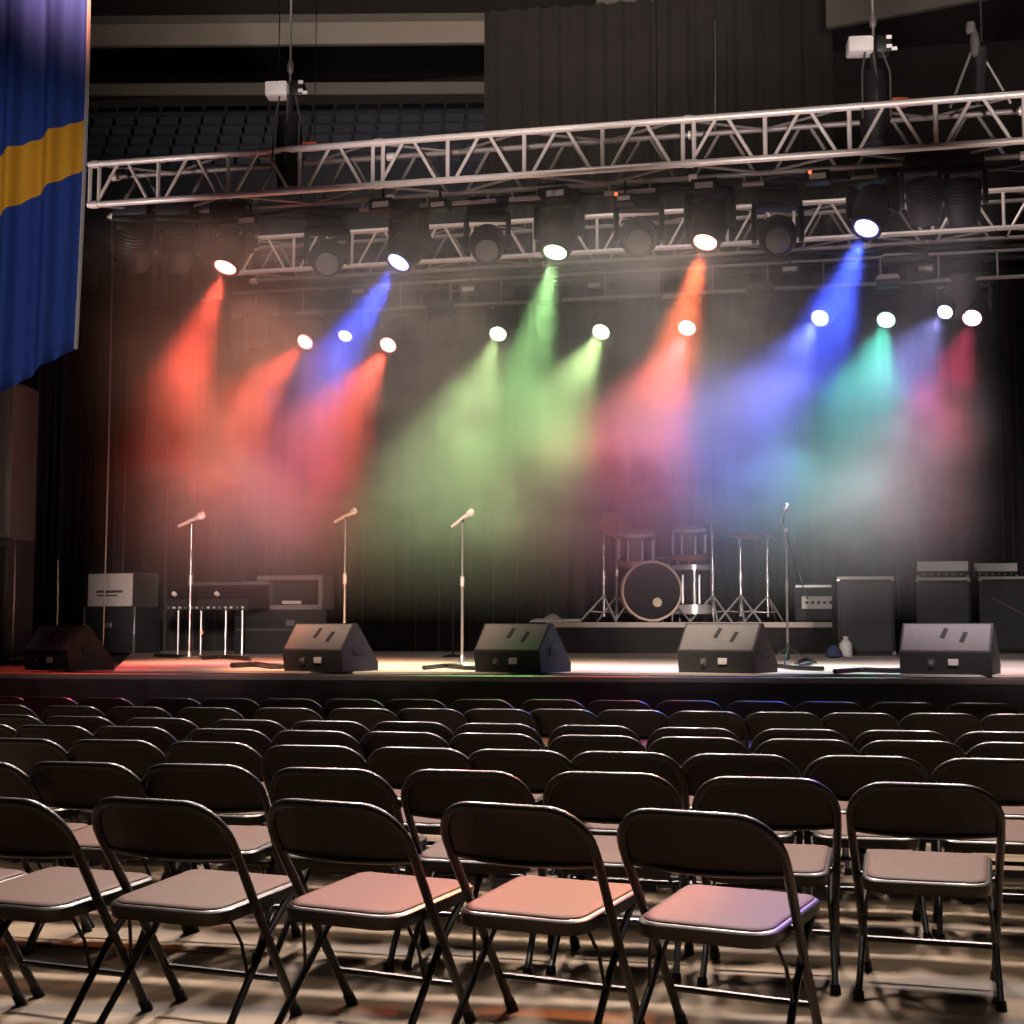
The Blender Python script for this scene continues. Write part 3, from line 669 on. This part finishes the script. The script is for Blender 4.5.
# ------------------------------------------------------------------ drum riser and drums
RY = on_z(690, 653.5, HM).y; zr = on_y(690, 622, RY).z
x0, x1 = on_y(546, 640, RY).x, on_y(838, 640, RY).x
t = thing('drum_riser', 'low black drum riser with a pale top edge', 'riser', ((x0 + x1) / 2, RY, HM - .004))
RD = 2.6; hr = zr - HM
MB().box((0, RD / 2, hr / 2 - .035), (x1 - x0 - .06, RD - .06, hr - .07)).build('riser_skirt', 'drape', t)
MB().box((0, RD / 2, hr - .035), (x1 - x0, RD, .075), b=.008).build('riser_deck', 'pale', t)
zr += .0
def rp(px, dy): q = on_y(px, 622, RY + dy); return Vector((q.x, RY + dy, zr))
SC = (RY + .5) * 1.014 / F_PX                                          # metres per pixel at the kit
tube = MB
# bass drum
c = rp(652, .35); R = 29.5 * SC
bd = thing('bass_drum', 'big black bass drum with wooden hoop and small cream dot', 'drum', (c.x, c.y, zr), .14, 'drum kit')
RX = Matrix.Translation((0, 0, R + .01)) @ Matrix.Rotation(PI / 2, 4, 'X')       # local z -> -y (towards the seats)
MB().lathe([(R * .93, .0), (R * .95, .0), (R * .95, -.5), (R * .93, -.5)], 48, RX).build('shell', 'drumshell', bd)
for z in (.02, -.52): MB().lathe([(R * .93, z - .025), (R, z - .025), (R, z + .025), (R * .93, z + .025)], 48, RX).build('hoop', 'wood', bd)
hd = MB().lathe([(.001, .028), (R * .5, .03), (R * .93, .022), (R * .93, .0)], 48, RX).build('drumhead', 'drumhead', bd)
MB().lathe([(.001, .036), (4.4 * SC, .035), (4.5 * SC, .028)], 24, RX @ Matrix.Translation((5.2 * SC, -11 * SC, 0))).build('round_sticker', 'cream', hd)
for k in range(8):
    a = 2 * PI * k / 8 + .2
    MB().box((0, 0, 0), (.03, .05, .09), RX @ Matrix.Translation((R * .98 * math.cos(a), R * .98 * math.sin(a), -.05)) @ Matrix.Rotation(a, 4, 'Z'), b=.008).build('lug', 'chrome', bd)
for sx in (-1, 1): MB().tube([(sx * R * .8, .12, R * .62), (sx * R * 1.22, -.1, .012)], .012, 8).build('spur', 'chrome', bd)
def drum(px, dy, ytop, ybot, wpx, label, legs=False, shell='drumshell', tilt=0., amber=True):
    c = rp(px, dy); zt = zr + (622 - ytop) * SC; zb = zr + (622 - ybot) * SC; r = wpx / 2 * SC
    t = thing('tom_drum' if not legs else 'floor_tom', label, 'drum', (c.x, c.y, zr), .1, 'drum kit')
    m = Matrix.Translation((0, 0, (zt + zb) / 2 - zr)) @ Matrix.Rotation(tilt, 4, 'X'); h = (zt - zb) / 2
    MB().lathe([(r * .95, -h * .9), (r * .96, -h * .9), (r * .96, h * .92), (r * .95, h * .92)], 32, m).build('shell', shell, t)
    MB().lathe([(r * .93, h * .8), (r, h * .8), (r, h), (r * .93, h)], 32, m).build('hoop', 'chrome', t)
    MB().lathe([(r * .93, -h), (r, -h), (r, -h * .62), (r * .93, -h * .62)], 32, m).build('lower_hoop', 'amber' if amber else 'chrome', t)
    MB().lathe([(.001, h * .97), (r * .92, h * .96), (r * .93, h * .9)], 32, m).build('drumhead', 'white', t)
    for k in range(8):
        a = 2 * PI * k / 8 + .3
        MB().box((r * 1.0 * math.cos(a), r * math.sin(a), 0), (.035, .035, h * 1.2), m, b=.01).build('lug', 'chrome', t)
    if legs:
        for k in range(3):
            a = 2 * PI * k / 3 - .5
            MB().tube([(r * 1.05 * math.cos(a), r * 1.05 * math.sin(a), h), (r * 1.12 * math.cos(a), r * 1.12 * math.sin(a), .01)], .012, 8).build('leg', 'chrome', t)
    else:
        MB().tube([(0, .02, (zt + zb) / 2 - zr - h * .6), (0, .12, .5)], .02, 8).build('tom_mount', 'chrome', t)
    return t
drum(637, .55, 533, 566, 36, 'rack tom with amber lower band above the bass drum', tilt=.18)
drum(690, .55, 529, 560, 34, 'rack tom with amber lower band beside the crash cymbal', tilt=.18)
drum(692, .75, 566, 614, 42, 'dark floor tom with chrome legs standing beside the bass drum', True, amber=False)
drum(664, 1.25, 556, 572, 32, 'snare drum standing behind the bass drum', True, amber=False)
def cymbal(px, dy, ycym, wpx, label, tilt=(0, 0), ytop=None, lean=0., spread=.34):
    c = rp(px, dy); h = (622 - ycym) * SC; r = wpx / 2 * SC
    t = thing('cymbal_stand', label, 'cymbal stand', (c.x, c.y, zr), random.random(), 'drum kit')
    for k in range(3):
        a = 2 * PI * k / 3 + .3
        MB().tube([(0, 0, .38), (spread * math.cos(a), spread * math.sin(a), .012)], .014, 8).build('leg', 'chrome', t)
        MB().tube([(0, 0, .14), (.6 * spread * math.cos(a), .6 * spread * math.sin(a), .155)], .009, 6).build('leg_brace', 'chrome', t)
    MB().tube([(0, 0, .08), (0, 0, h * .5)], .019, 10).build('lower_tube', 'chrome', t)
    MB().tube([(0, 0, h * .46), (0, 0, h * .54)], .03, 10).build('clutch', 'chrome', t)
    MB().tube([(0, 0, h * .5), (0, 0, h * .8)], .0145, 10).build('middle_tube', 'chrome', t)
    MB().tube([(0, 0, h * .78), (0, 0, h * .84)], .026, 10).build('clutch', 'chrome', t)
    MB().tube([(0, 0, h * .8), (0, 0, h + .08)], .01, 8).build('upper_tube', 'chrome', t)
    if wpx:
        m = Matrix.Translation((0, 0, h)) @ Euler((tilt[0], tilt[1], 0)).to_matrix().to_4x4()
        MB().lathe([(.012, .03), (r * .12, .028), (r * .2, .008), (r * .6, -.004), (r, -.02), (r, -.024), (r * .6, -.009), (r * .2, .003), (.012, .02)], 40, m).build('cymbal', 'brass', t)
        MB().tube([(0, 0, h + .02), (0, 0, h + .065)], .022, 10).build('wing_nut', 'fixture', t)
    return t
cymbal(604, .45, 531, 0, 'bare chrome stand at the banner side of the kit')
cymbal(617, .8, 524, 34, 'cymbal stand with a steeply tilted red brown cymbal', (.9, .1))
cymbal(713, .5, 518, 36, 'cymbal stand with a high crash cymbal beside the second tom', (.38, .1))
cymbal(741, .55, 535, 44, 'cymbal stand with the widest flat cymbal, nearest the boom stand', (.26, 0.03))
cymbal(768, 1.2, 534, 26, 'dim small cymbal stand at the back of the kit', (.4, .2))
t = thing('folded_towels', 'crumpled pale towels lying on the end of the drum riser', 'towels', rp(549, .15))
tw = MB().sheet(lambda u, v: ((u - .5) * .5, (v - .5) * .3, .02 + .07 * math.sin(u * PI) * math.sin(v * PI) * (1 + .5 * math.sin(9 * u + 4 * v))), 24, 14, (0, 0, -.02)).build('towel', 'cloth_white', t, ang=80)
MB().box((.32, 0, .022), (.25, .2, .044), b=.015, seg=2).build('towel_fold', 'cloth_white', t)
# ------------------------------------------------------------------ amplifiers and cases
def cabinet(px, pyb, wpx, ytop, label, rot=0, depth=.42, name='speaker_cabinet', dark=False, z0=None):
    p = on_z(px, pyb, HM) if z0 is None else on_y(px, pyb, z0); d = proj(p)[2]; s = d / F_PX; w = wpx * s
    h = (pyb - ytop) * s
    t = thing(name, label, 'amplifier', (p.x, p.y, HM), math.radians(rot), 'amplifiers at the drummer side')
    MB().box((0, depth / 2, h / 2), (w, depth, h), b=.012, seg=2).build('cabinet', 'tolex', t)
    MB().box((0, -.004, h * .49), (w * .9, .02, h * .88), b=.006).build('grille', 'grille', t)
    MB().box((0, .03, h - .012), (w * .985, .09, .04), b=.008).build('top_trim', 'offwhite', t)
    for sx in (-1, 1):
        for z in (.03, h - .03): MB().box((sx * (w / 2 - .02), .02, z), (.055, .055, .06), b=.012).build('corner_cap', 'steel', t)
        MB().box((sx * (w / 2 + .002), depth / 2, h * .72), (.01, .14, .05), b=.004).build('handle', 'rubber', t)
    return p, s, h, w
p, s, h, w = cabinet(867, 655.5, 57, 577, 'tall dark speaker cabinet with pale top edge beside the riser', 6)
def head(px, p, s, h, wpx, hpx, label, dx=0):
    t = thing('guitar_amplifier', label, 'amplifier', (p.x + dx, p.y, HM + h), 0.05, 'amplifiers at the drummer side')
    w, hh = wpx * s, hpx * s
    MB().box((0, .17, hh / 2), (w, .3, hh), b=.012, seg=2).build('case', 'tolex', t)
    MB().box((0, .012, hh * .66), (w * .96, .02, hh * .55), b=.004).build('front_panel', 'white', t)
    for k in range(6): MB().lathe([(.012, 0), (.012, .015)], 10, Matrix.Translation((-w * .36 + k * w * .14, .0, hh * .2)) @ Matrix.Rotation(PI / 2, 4, 'X')).build('knob', 'steel', t)
    for sx in (-1, 1): MB().box((sx * w * .47, .03, .02), (.04, .05, .04), b=.008).build('corner_cap', 'steel', t)
p, s, h, w = cabinet(945, 654, 53, 578, 'dark speaker cabinet under the first pale amplifier head', 2)
head(944, p, s, h, 52, 18, 'wide amplifier head with white panel on the middle cabinet')
p, s, h, w = cabinet(1013, 652.5, 62, 577, 'dark speaker cabinet at the right edge with a pale diagonal scuff', -2)
t_ = bpy.data.objects['grille.002'] if 'grille.002' in bpy.data.objects else None
head(995, p, s, h, 44, 15, 'amplifier head with white panel near the right edge', dx=-.2)
g = MB().tube([(p.x - w * .3, p.y - .022, HM + h * .72), (p.x + w * .45, p.y - .022, HM + h * .38)], .008, 6)
tag(g.build('guitar_cable', 'alu_dull'), 'pale cable hanging diagonally across the right edge cabinet', 'cable')
# combo amp standing on the riser
q = rp(816, .3); s = SC
t = thing('combo_amplifier', 'small combo amplifier with a white control panel on the riser', 'amplifier', (q.x, q.y, zr), -.05)
w, hh = 40 * s, 37 * s
MB().box((0, .15, hh / 2), (w, .3, hh), b=.012, seg=2).build('case', 'tolex', t)
fp = MB().box((.04, -.005, hh * .5), (w * .8, .02, 12 * s), b=.004).build('control_panel', 'white', t)
for k in range(5): MB().lathe([(.022, 0), (.02, .02)], 10, Matrix.Translation((-.12 + k * .08, -.015, hh * .5)) @ Matrix.Rotation(PI / 2, 4, 'X')).build('knob', 'fixture', t)
MB().box((0, -.004, hh * .92), (w * .94, .016, .04), b=.004).build('top_trim', 'steel', t)
MB().box((0, -.004, hh * .2), (w * .9, .016, hh * .3), b=.004).build('grille', 'grille', t)
# water jug and dark bag
p = on_z(846, 656.5, HM); s = proj(p)[2] / F_PX
t = thing('water_jug', 'small white water jug standing before the tall cabinet', 'jug', (p.x, p.y, HM))
MB().lathe([(.07, 0), (.078, .02), (.078, .15), (.05, .19), (.03, .205)], 20).build('body', 'white', t)
MB().lathe([(.032, .2), (.034, .24), (.03, .245)], 16).build('cap', 'offwhite', t)
p = on_z(834, 658, HM)
tag(MB().lathe([(.05, 0), (.1, .02), (.09, .08), (.05, .13), (.02, .15)], 14, Matrix.Translation((p.x, p.y, HM))).build('cloth_bag', 'drape_blue'), 'small dark blue bag lying beside the white jug', 'bag')
# left side: pale amp case on black case, mixing desk, rack frame
p = on_z(108, 653, HM); s = proj(p)[2] / F_PX; hb = (653 - 607) * s
r0 = math.radians(-14)
t = thing('flight_case', 'black flight case under the pale amplifier case', 'case', (p.x, p.y, HM), r0)
MB().box((0, .3, hb / 2), (62 * s, .6, hb), b=.012, seg=2).build('body', 'tolex', t)
for sx in (-1, 1):
    MB().box((sx * 31 * s, .01, hb / 2), (.03, .03, hb), b=.006).build('edge_trim', 'steel', t)
MB().box((0, -.006, hb * .6), (.12, .02, .07), b=.006).build('latch', 'steel', t)
t = thing('amplifier_case', 'pale grey amplifier case with a dark blurred marking, beside the wing curtain', 'amplifier', (p.x, p.y, HM + hb), r0)
hh = 34 * s
MB().box((0, .3, hh / 2), (58 * s, .55, hh), b=.012, seg=2).build('case', 'drape_brown', t)
fp = MB().box((0, .015, hh / 2), (55 * s, .02, hh * .96), b=.004).build('front_panel', 'offwhite', t)
mk = MB().box((0, .0, hh * .45), (.46, .012, .035), b=.005).box((-.04, .001, hh * .34), (.36, .012, .022), b=.005)
mk.build('dark_marking', 'mark', fp)
p = on_z(205, 655, HM); s = proj(p)[2] / F_PX; hz = (655 - 610) * s
t = thing('mixing_desk', 'dark mixing desk with knobs on a stand behind the first microphone', 'mixer', (p.x, p.y, HM), -.12)
w = 92 * s
MB().prism([(0, hz), (.02, hz + .14), (.6, hz + .34), (.62, hz + .04)], -w / 2, w / 2).build('desk_body', 'tolex', t, ang=20)
MB().box((0, .6, hz + .36), (w, .05, .05), b=.01).build('rear_trim', 'steel', t)
for k in range(14): MB().lathe([(.016, 0), (.013, .03)], 8, Matrix.Translation((-w * .45 + w * .9 * k / 13, .0, hz + .03 + .0)) @ Matrix.Rotation(PI / 2, 4, 'X')).build('knob', 'white' if k % 3 else 'steel', t)
for k in range(2): MB().lathe([(.03, 0), (.03, .05), (.01, .06)], 10, Matrix.Translation((-w * .4 + k * w * .52, .05, hz + .2)) @ Matrix.Rotation(PI / 2.5, 4, 'X')).build('lamp_knob', 'white', t)
for sx in (-.38, -.1, .2, .4): MB().tube([(sx * w, .1, 0), (sx * w, .1, hz + .02)], .018, 8).build('leg', 'steel', t)
MB().lathe([(.001, .012), (.018, .01), (.02, 0)], 10, Matrix.Translation((-w * .08, .08, hz * .5)) @ Matrix.Rotation(PI / 2, 4, 'X')).build('indicator_light', 'red_led', t)
p = on_z(283, 654, HM); s = proj(p)[2] / F_PX; hb = (654 - 610) * s
t = thing('flight_case', 'wide black flight case under the open pale rack frame', 'case', (p.x, p.y, HM), -.1)
MB().box((-.05, .3, hb / 2), (100 * s, .6, hb), b=.012, seg=2).build('body', 'tolex', t)
MB().box((-.05, -.004, hb * .55), (96 * s, .016, .03), b=.004).build('edge_trim', 'fixture_grey', t)
MB().box((.1, -.008, hb * .7), (.12, .02, .08), b=.006).build('latch', 'steel', t)
t = thing('rack_frame', 'open pale rectangular rack frame on the wide flight case', 'rack', (p.x + .06, p.y + .05, HM + hb), -.1)
w, hh = 72 * s, 35 * s; bw = .07
for c_, d_ in (((-w / 2 + bw / 2, .2, hh / 2), (bw, .4, hh)), ((w / 2 - bw / 2, .2, hh / 2), (bw, .4, hh))): MB().box(c_, d_, b=.01).build('side_post', 'alu_dull', t)
MB().box((0, .2, hh - bw / 2), (w - 2 * bw + .01, .4, bw), b=.01).build('top_bar', 'alu_dull', t)
MB().box((0, .2, bw / 2), (w - 2 * bw + .01, .4, bw), b=.01).build('bottom_bar', 'alu_dull', t)
MB().box((0, .38, hh / 2), (w - .02, .03, hh - .02)).build('rear_panel', 'tolex', t)
MB().box((.05, -.02, bw + .03), (.28, .06, .05), b=.015, seg=2).build('handle', 'offwhite', t)
# tall loudspeaker on its sub at the far left
p = on_y(-19, 600, 14.0); s = proj(Vector((p.x, 14.0, 1)))[2] / F_PX
zb = on_y(8, 538, 14.0).z; zt = on_y(8, 380, 14.0).z
t = thing('subwoofer', 'black subwoofer under the tall grey loudspeaker', 'loudspeaker', (p.x, 14.0, HS), .1)
MB().box((0, .35, (zb - HS) / 2), (54 * s, .7, zb - HS), b=.015, seg=2).build('cabinet', 'tolex', t)
MB().box((0, -.005, (zb - HS) / 2), (48 * s, .02, (zb - HS) * .86), b=.006).build('grille', 'fixture', t)
t = thing('loudspeaker', 'tall grey grilled loudspeaker below the banner', 'loudspeaker', (p.x, 14.0, zb), .1)
MB().box((0, .35, (zt - zb) / 2), (54 * s, .7, zt - zb), b=.015, seg=2).build('cabinet', 'fixture_grey', t)
for x, ww in ((-9, 30), (18.5, 9)): MB().box((x * s, -.005, (zt - zb) / 2), (ww * s, .03, (zt - zb) * .94), b=.008).build('grille', mat('loudspeaker_grille', (.10, .095, .09), .6, .2, .2, 40), t)
MB().box((-14 * s, -.025, .22), (.05, .01, .03), b=.003).build('badge', 'offwhite', t)
# clutter at the left edge of the stage
cable([(0, 659), (10, 662), (22, 660), (14, 657), (4, 661)], .03, 'dark cable heap at the left edge of the stage')
# ------------------------------------------------------------------ haze
def haze_mat():
    m = bpy.data.materials.new('stage_haze'); m.use_nodes = True; N, L = m.node_tree.nodes, m.node_tree.links
    N.clear(); out = N.new('ShaderNodeOutputMaterial'); vs = N.new('ShaderNodeVolumeScatter')
    vs.inputs['Color'].default_value = (1, 1, 1, 1); vs.inputs['Anisotropy'].default_value = .1
    L.new(vs.outputs[0], out.inputs['Volume'])
    tc = N.new('ShaderNodeTexCoord'); sp = N.new('ShaderNodeSeparateXYZ'); L.new(tc.outputs['Object'], sp.inputs[0])
    def mr(src, a, b, c=0., d=1.):
        n = N.new('ShaderNodeMapRange'); n.interpolation_type = 'SMOOTHSTEP'
        for k, x in enumerate((a, b, c, d)): n.inputs[k + 1].default_value = x
        L.new(src, n.inputs[0]); return n.outputs[0]
    def mul(*xs):
        o = xs[0]
        for x in xs[1:]:
            n = N.new('ShaderNodeMath'); n.operation = 'MULTIPLY'; L.new(o, n.inputs[0])
            if isinstance(x, (int, float)): n.inputs[1].default_value = x
            else: L.new(x, n.inputs[1])
            o = n.outputs[0]
        return o
    def add(a, b):
        n = N.new('ShaderNodeMath'); n.operation = 'ADD'; L.new(a, n.inputs[0]); L.new(b, n.inputs[1]); return n.outputs[0]
    X, Y, Z = sp.outputs
    def lin(a, k, b, c):                                             # a + k * b + c
        n = N.new('ShaderNodeMath'); n.operation = 'MULTIPLY_ADD'; L.new(b, n.inputs[0]); n.inputs[1].default_value = k; n.inputs[2].default_value = c
        return add(a, n.outputs[0])
    XA, XB = lin(X, .30, Y, -6.18), lin(X, -.16, Y, 3.3)              # the bank of smoke narrows towards the seats
    edge = mul(mr(XA, -8.8, -6.8), mr(XB, 3.6, 2.2), mr(lin(Y, .95, Z, -4.18), 9.2, 10.7), mr(Y, 20.6, 19.0), mr(lin(Z, -.12, Y, 1.32), 4.6, 4.2))
    low = mr(Z, 1.2, 2.5)
    nz = N.new('ShaderNodeTexNoise'); nz.inputs['Scale'].default_value = .95; nz.inputs['Detail'].default_value = 5
    nz.inputs['Roughness'].default_value = .55; nz.inputs['Distortion'].default_value = .6
    mp = N.new('ShaderNodeMapping'); mp.inputs['Scale'].default_value = (1, .8, 1.25); mp.inputs['Location'].default_value = (3.1, 0, 1.7)
    L.new(tc.outputs['Object'], mp.inputs[0]); L.new(mp.outputs[0], nz.inputs['Vector'])
    cloud = mul(mr(nz.outputs['Fac'], .40, .66), mr(Z, 1.8, 3.3), mr(Z, 4.7, 3.7))
    dens = mul(add(mul(low, HAZE[0]), mul(cloud, HAZE[1])), edge)
    L.new(dens, vs.inputs['Density'])
    return m
HAZE = [.085, .46]
hz_ = MB().box((-1.8, 14.9, 3.25), (13.2, 11.6, 3.9)).build('stage_haze', haze_mat())
tag(hz_, 'drifting smoke haze lit red, green, blue over the stage', 'haze', None, 'stuff')
# ------------------------------------------------------------------ house lamps and added fill lights
W = bpy.data.worlds.new('dim_hall'); S.world = W; W.use_nodes = True
W.node_tree.nodes['Background'].inputs[0].default_value = (.9, .82, .78, 1); W.node_tree.nodes['Background'].inputs[1].default_value = .009
WARM = (1, .87, .80)
def aimed_spot(name, p, tgt, power, deg, size=.35, col=WARM, blend=.8):
    return spot(name, Vector(p), Vector(tgt) - Vector(p), col, power, deg, blend, size)
for x, y, pw in ((-3.2, 3.0, 120), (1.8, 3.4, 120), (-1.6, 5.4, 750), (1.6, 6.8, 700)):
    aimed_spot('unseen_overhead_lamp', (x, y, 9.6), (x * .9, y - .4, 0), pw, 62, .45)
for x in (-4.4, -1.2, 2.0):
    aimed_spot('unseen_overhead_lamp', (x, 11.2, 8.6), (x * .8, 5.2, 0), 5400, 54, .5, (1, .82, .72))  # added above the stage front to put rims on the chair tops
for x in (-2.6, .2, 2.8):
    aimed_spot('added_truss_fill', (x * .8 + (.9 if x < -2 else 0), 3.0, 2.0), (x, 11.8, 7.6), 2500, 27, .2, (1, .84, .79), .2)  # added low spots without fixtures, brightening the front truss from below
aimed_spot('added_truss_fill', (-6.6, 8.4, 2.6), (-5.6, 12.2, 7.0), 400, 40, .2, (1, .84, .79), .3)  # added past the banner for the left end of the truss
aimed_spot('added_seat_tint', (.8, 9.8, 5.0), (-.56, 4.32, .42), 5000, 9, .1, (1, .24, .05))  # added coloured spots that tint the seats, no lamps hang there
aimed_spot('added_seat_tint', (-2.6, 9.9, 5.0), (-1.08, 4.3, .42), 1300, 8, .1, (1, .09, .09))
aimed_spot('added_seat_tint', (1.9, 9.7, 5.0), (.06, 4.25, .42), 2000, 8, .1, (.4, .16, 1))
aimed_spot('added_seat_tint', (2.4, 9.7, 5.0), (1.9, 5.4, .42), 900, 12, .1, (.3, .25, 1))
aimed_spot('added_seat_tint', (-1.2, 9.8, 5.0), (-2.6, 5.5, .42), 700, 13, .1, (1, .28, .10))
for x in (-4.6, -1.6, 1.4):
    aimed_spot('added_truss_fill', (x, 9.2, 8.4), (x * 1.05, 14.3, 5.35), 560, 36, .2, (1, .84, .79), .5)  # added from above to brighten the second truss
aimed_spot('added_banner_fill', (-3.4, 1.0, 4.0), pr + Vector((-.4, 0, .35)), 950, 28, .3)  # added only to brighten the banner
aimed_spot('added_haze_fill', (-2.0, 7.5, 8.8), (-1.6, 18.2, 1.0), 260, 42, .3, (1, .85, .76))  # added unseen wash, a pale fill in the haze
aimed_spot('added_gear_fill', (4.5, 4.0, 2.8), (-.9, 20.4, 1.9), 7000, 13, .2, (1, .84, .80), .8)  # added fill for the drum kit, no lamp stands there
aimed_spot('added_gear_fill', (-5.6, 8.6, 2.0), (-8.0, 14.0, 2.9), 130, 34, .2)  # added to lift the tall loudspeaker
aimed_spot('added_gear_fill', (-1.5, 3.0, 2.5), (-7.2, 18.5, 1.75), 7000, 13, .2, (1, .78, .7), .8)  # added to brighten the pale case and the gear beside it
aimed_spot('added_gear_fill', (-1.0, 3.0, 2.8), (2.4, 19.0, 1.5), 2200, 16, .2, (1, .9, .86), .8)  # added to brighten the amplifier stacks
for x, tx, pw, cl in ((-3.4, -4.7, 21000, (1, .36, .22)), (-2.2, -2.9, 11000, (1, .74, .56)), (-.6, -.5, 11000, (1, .83, .70)), (1.4, 2.1, 10000, (1, .84, .90))):
    aimed_spot('added_stage_fill', (x, 5.0, 7.4), (tx, 13.1, .86), pw, 22, .2, cl, 1)  # added unseen spots that brighten the stage covering and the wedges
aimed_spot('added_tier_fill', (-4.5, 19.5, 11.5), (-5.5, 27, 13.2), 1100, 110, .4, (1, .85, .72))  # added to lift the ledge and the upper tiers
aimed_spot('added_tier_fill', (3.5, 19.5, 11.0), (3.5, 27, 13), 260, 110, .4, (1, .85, .72))
S.cycles.use_denoising = True
S.cycles.max_bounces = 6; S.cycles.volume_bounces = 0
S.cycles.volume_step_rate = 1.0; S.cycles.volume_max_steps = 128
S.cycles.sample_clamp_indirect = 4.0
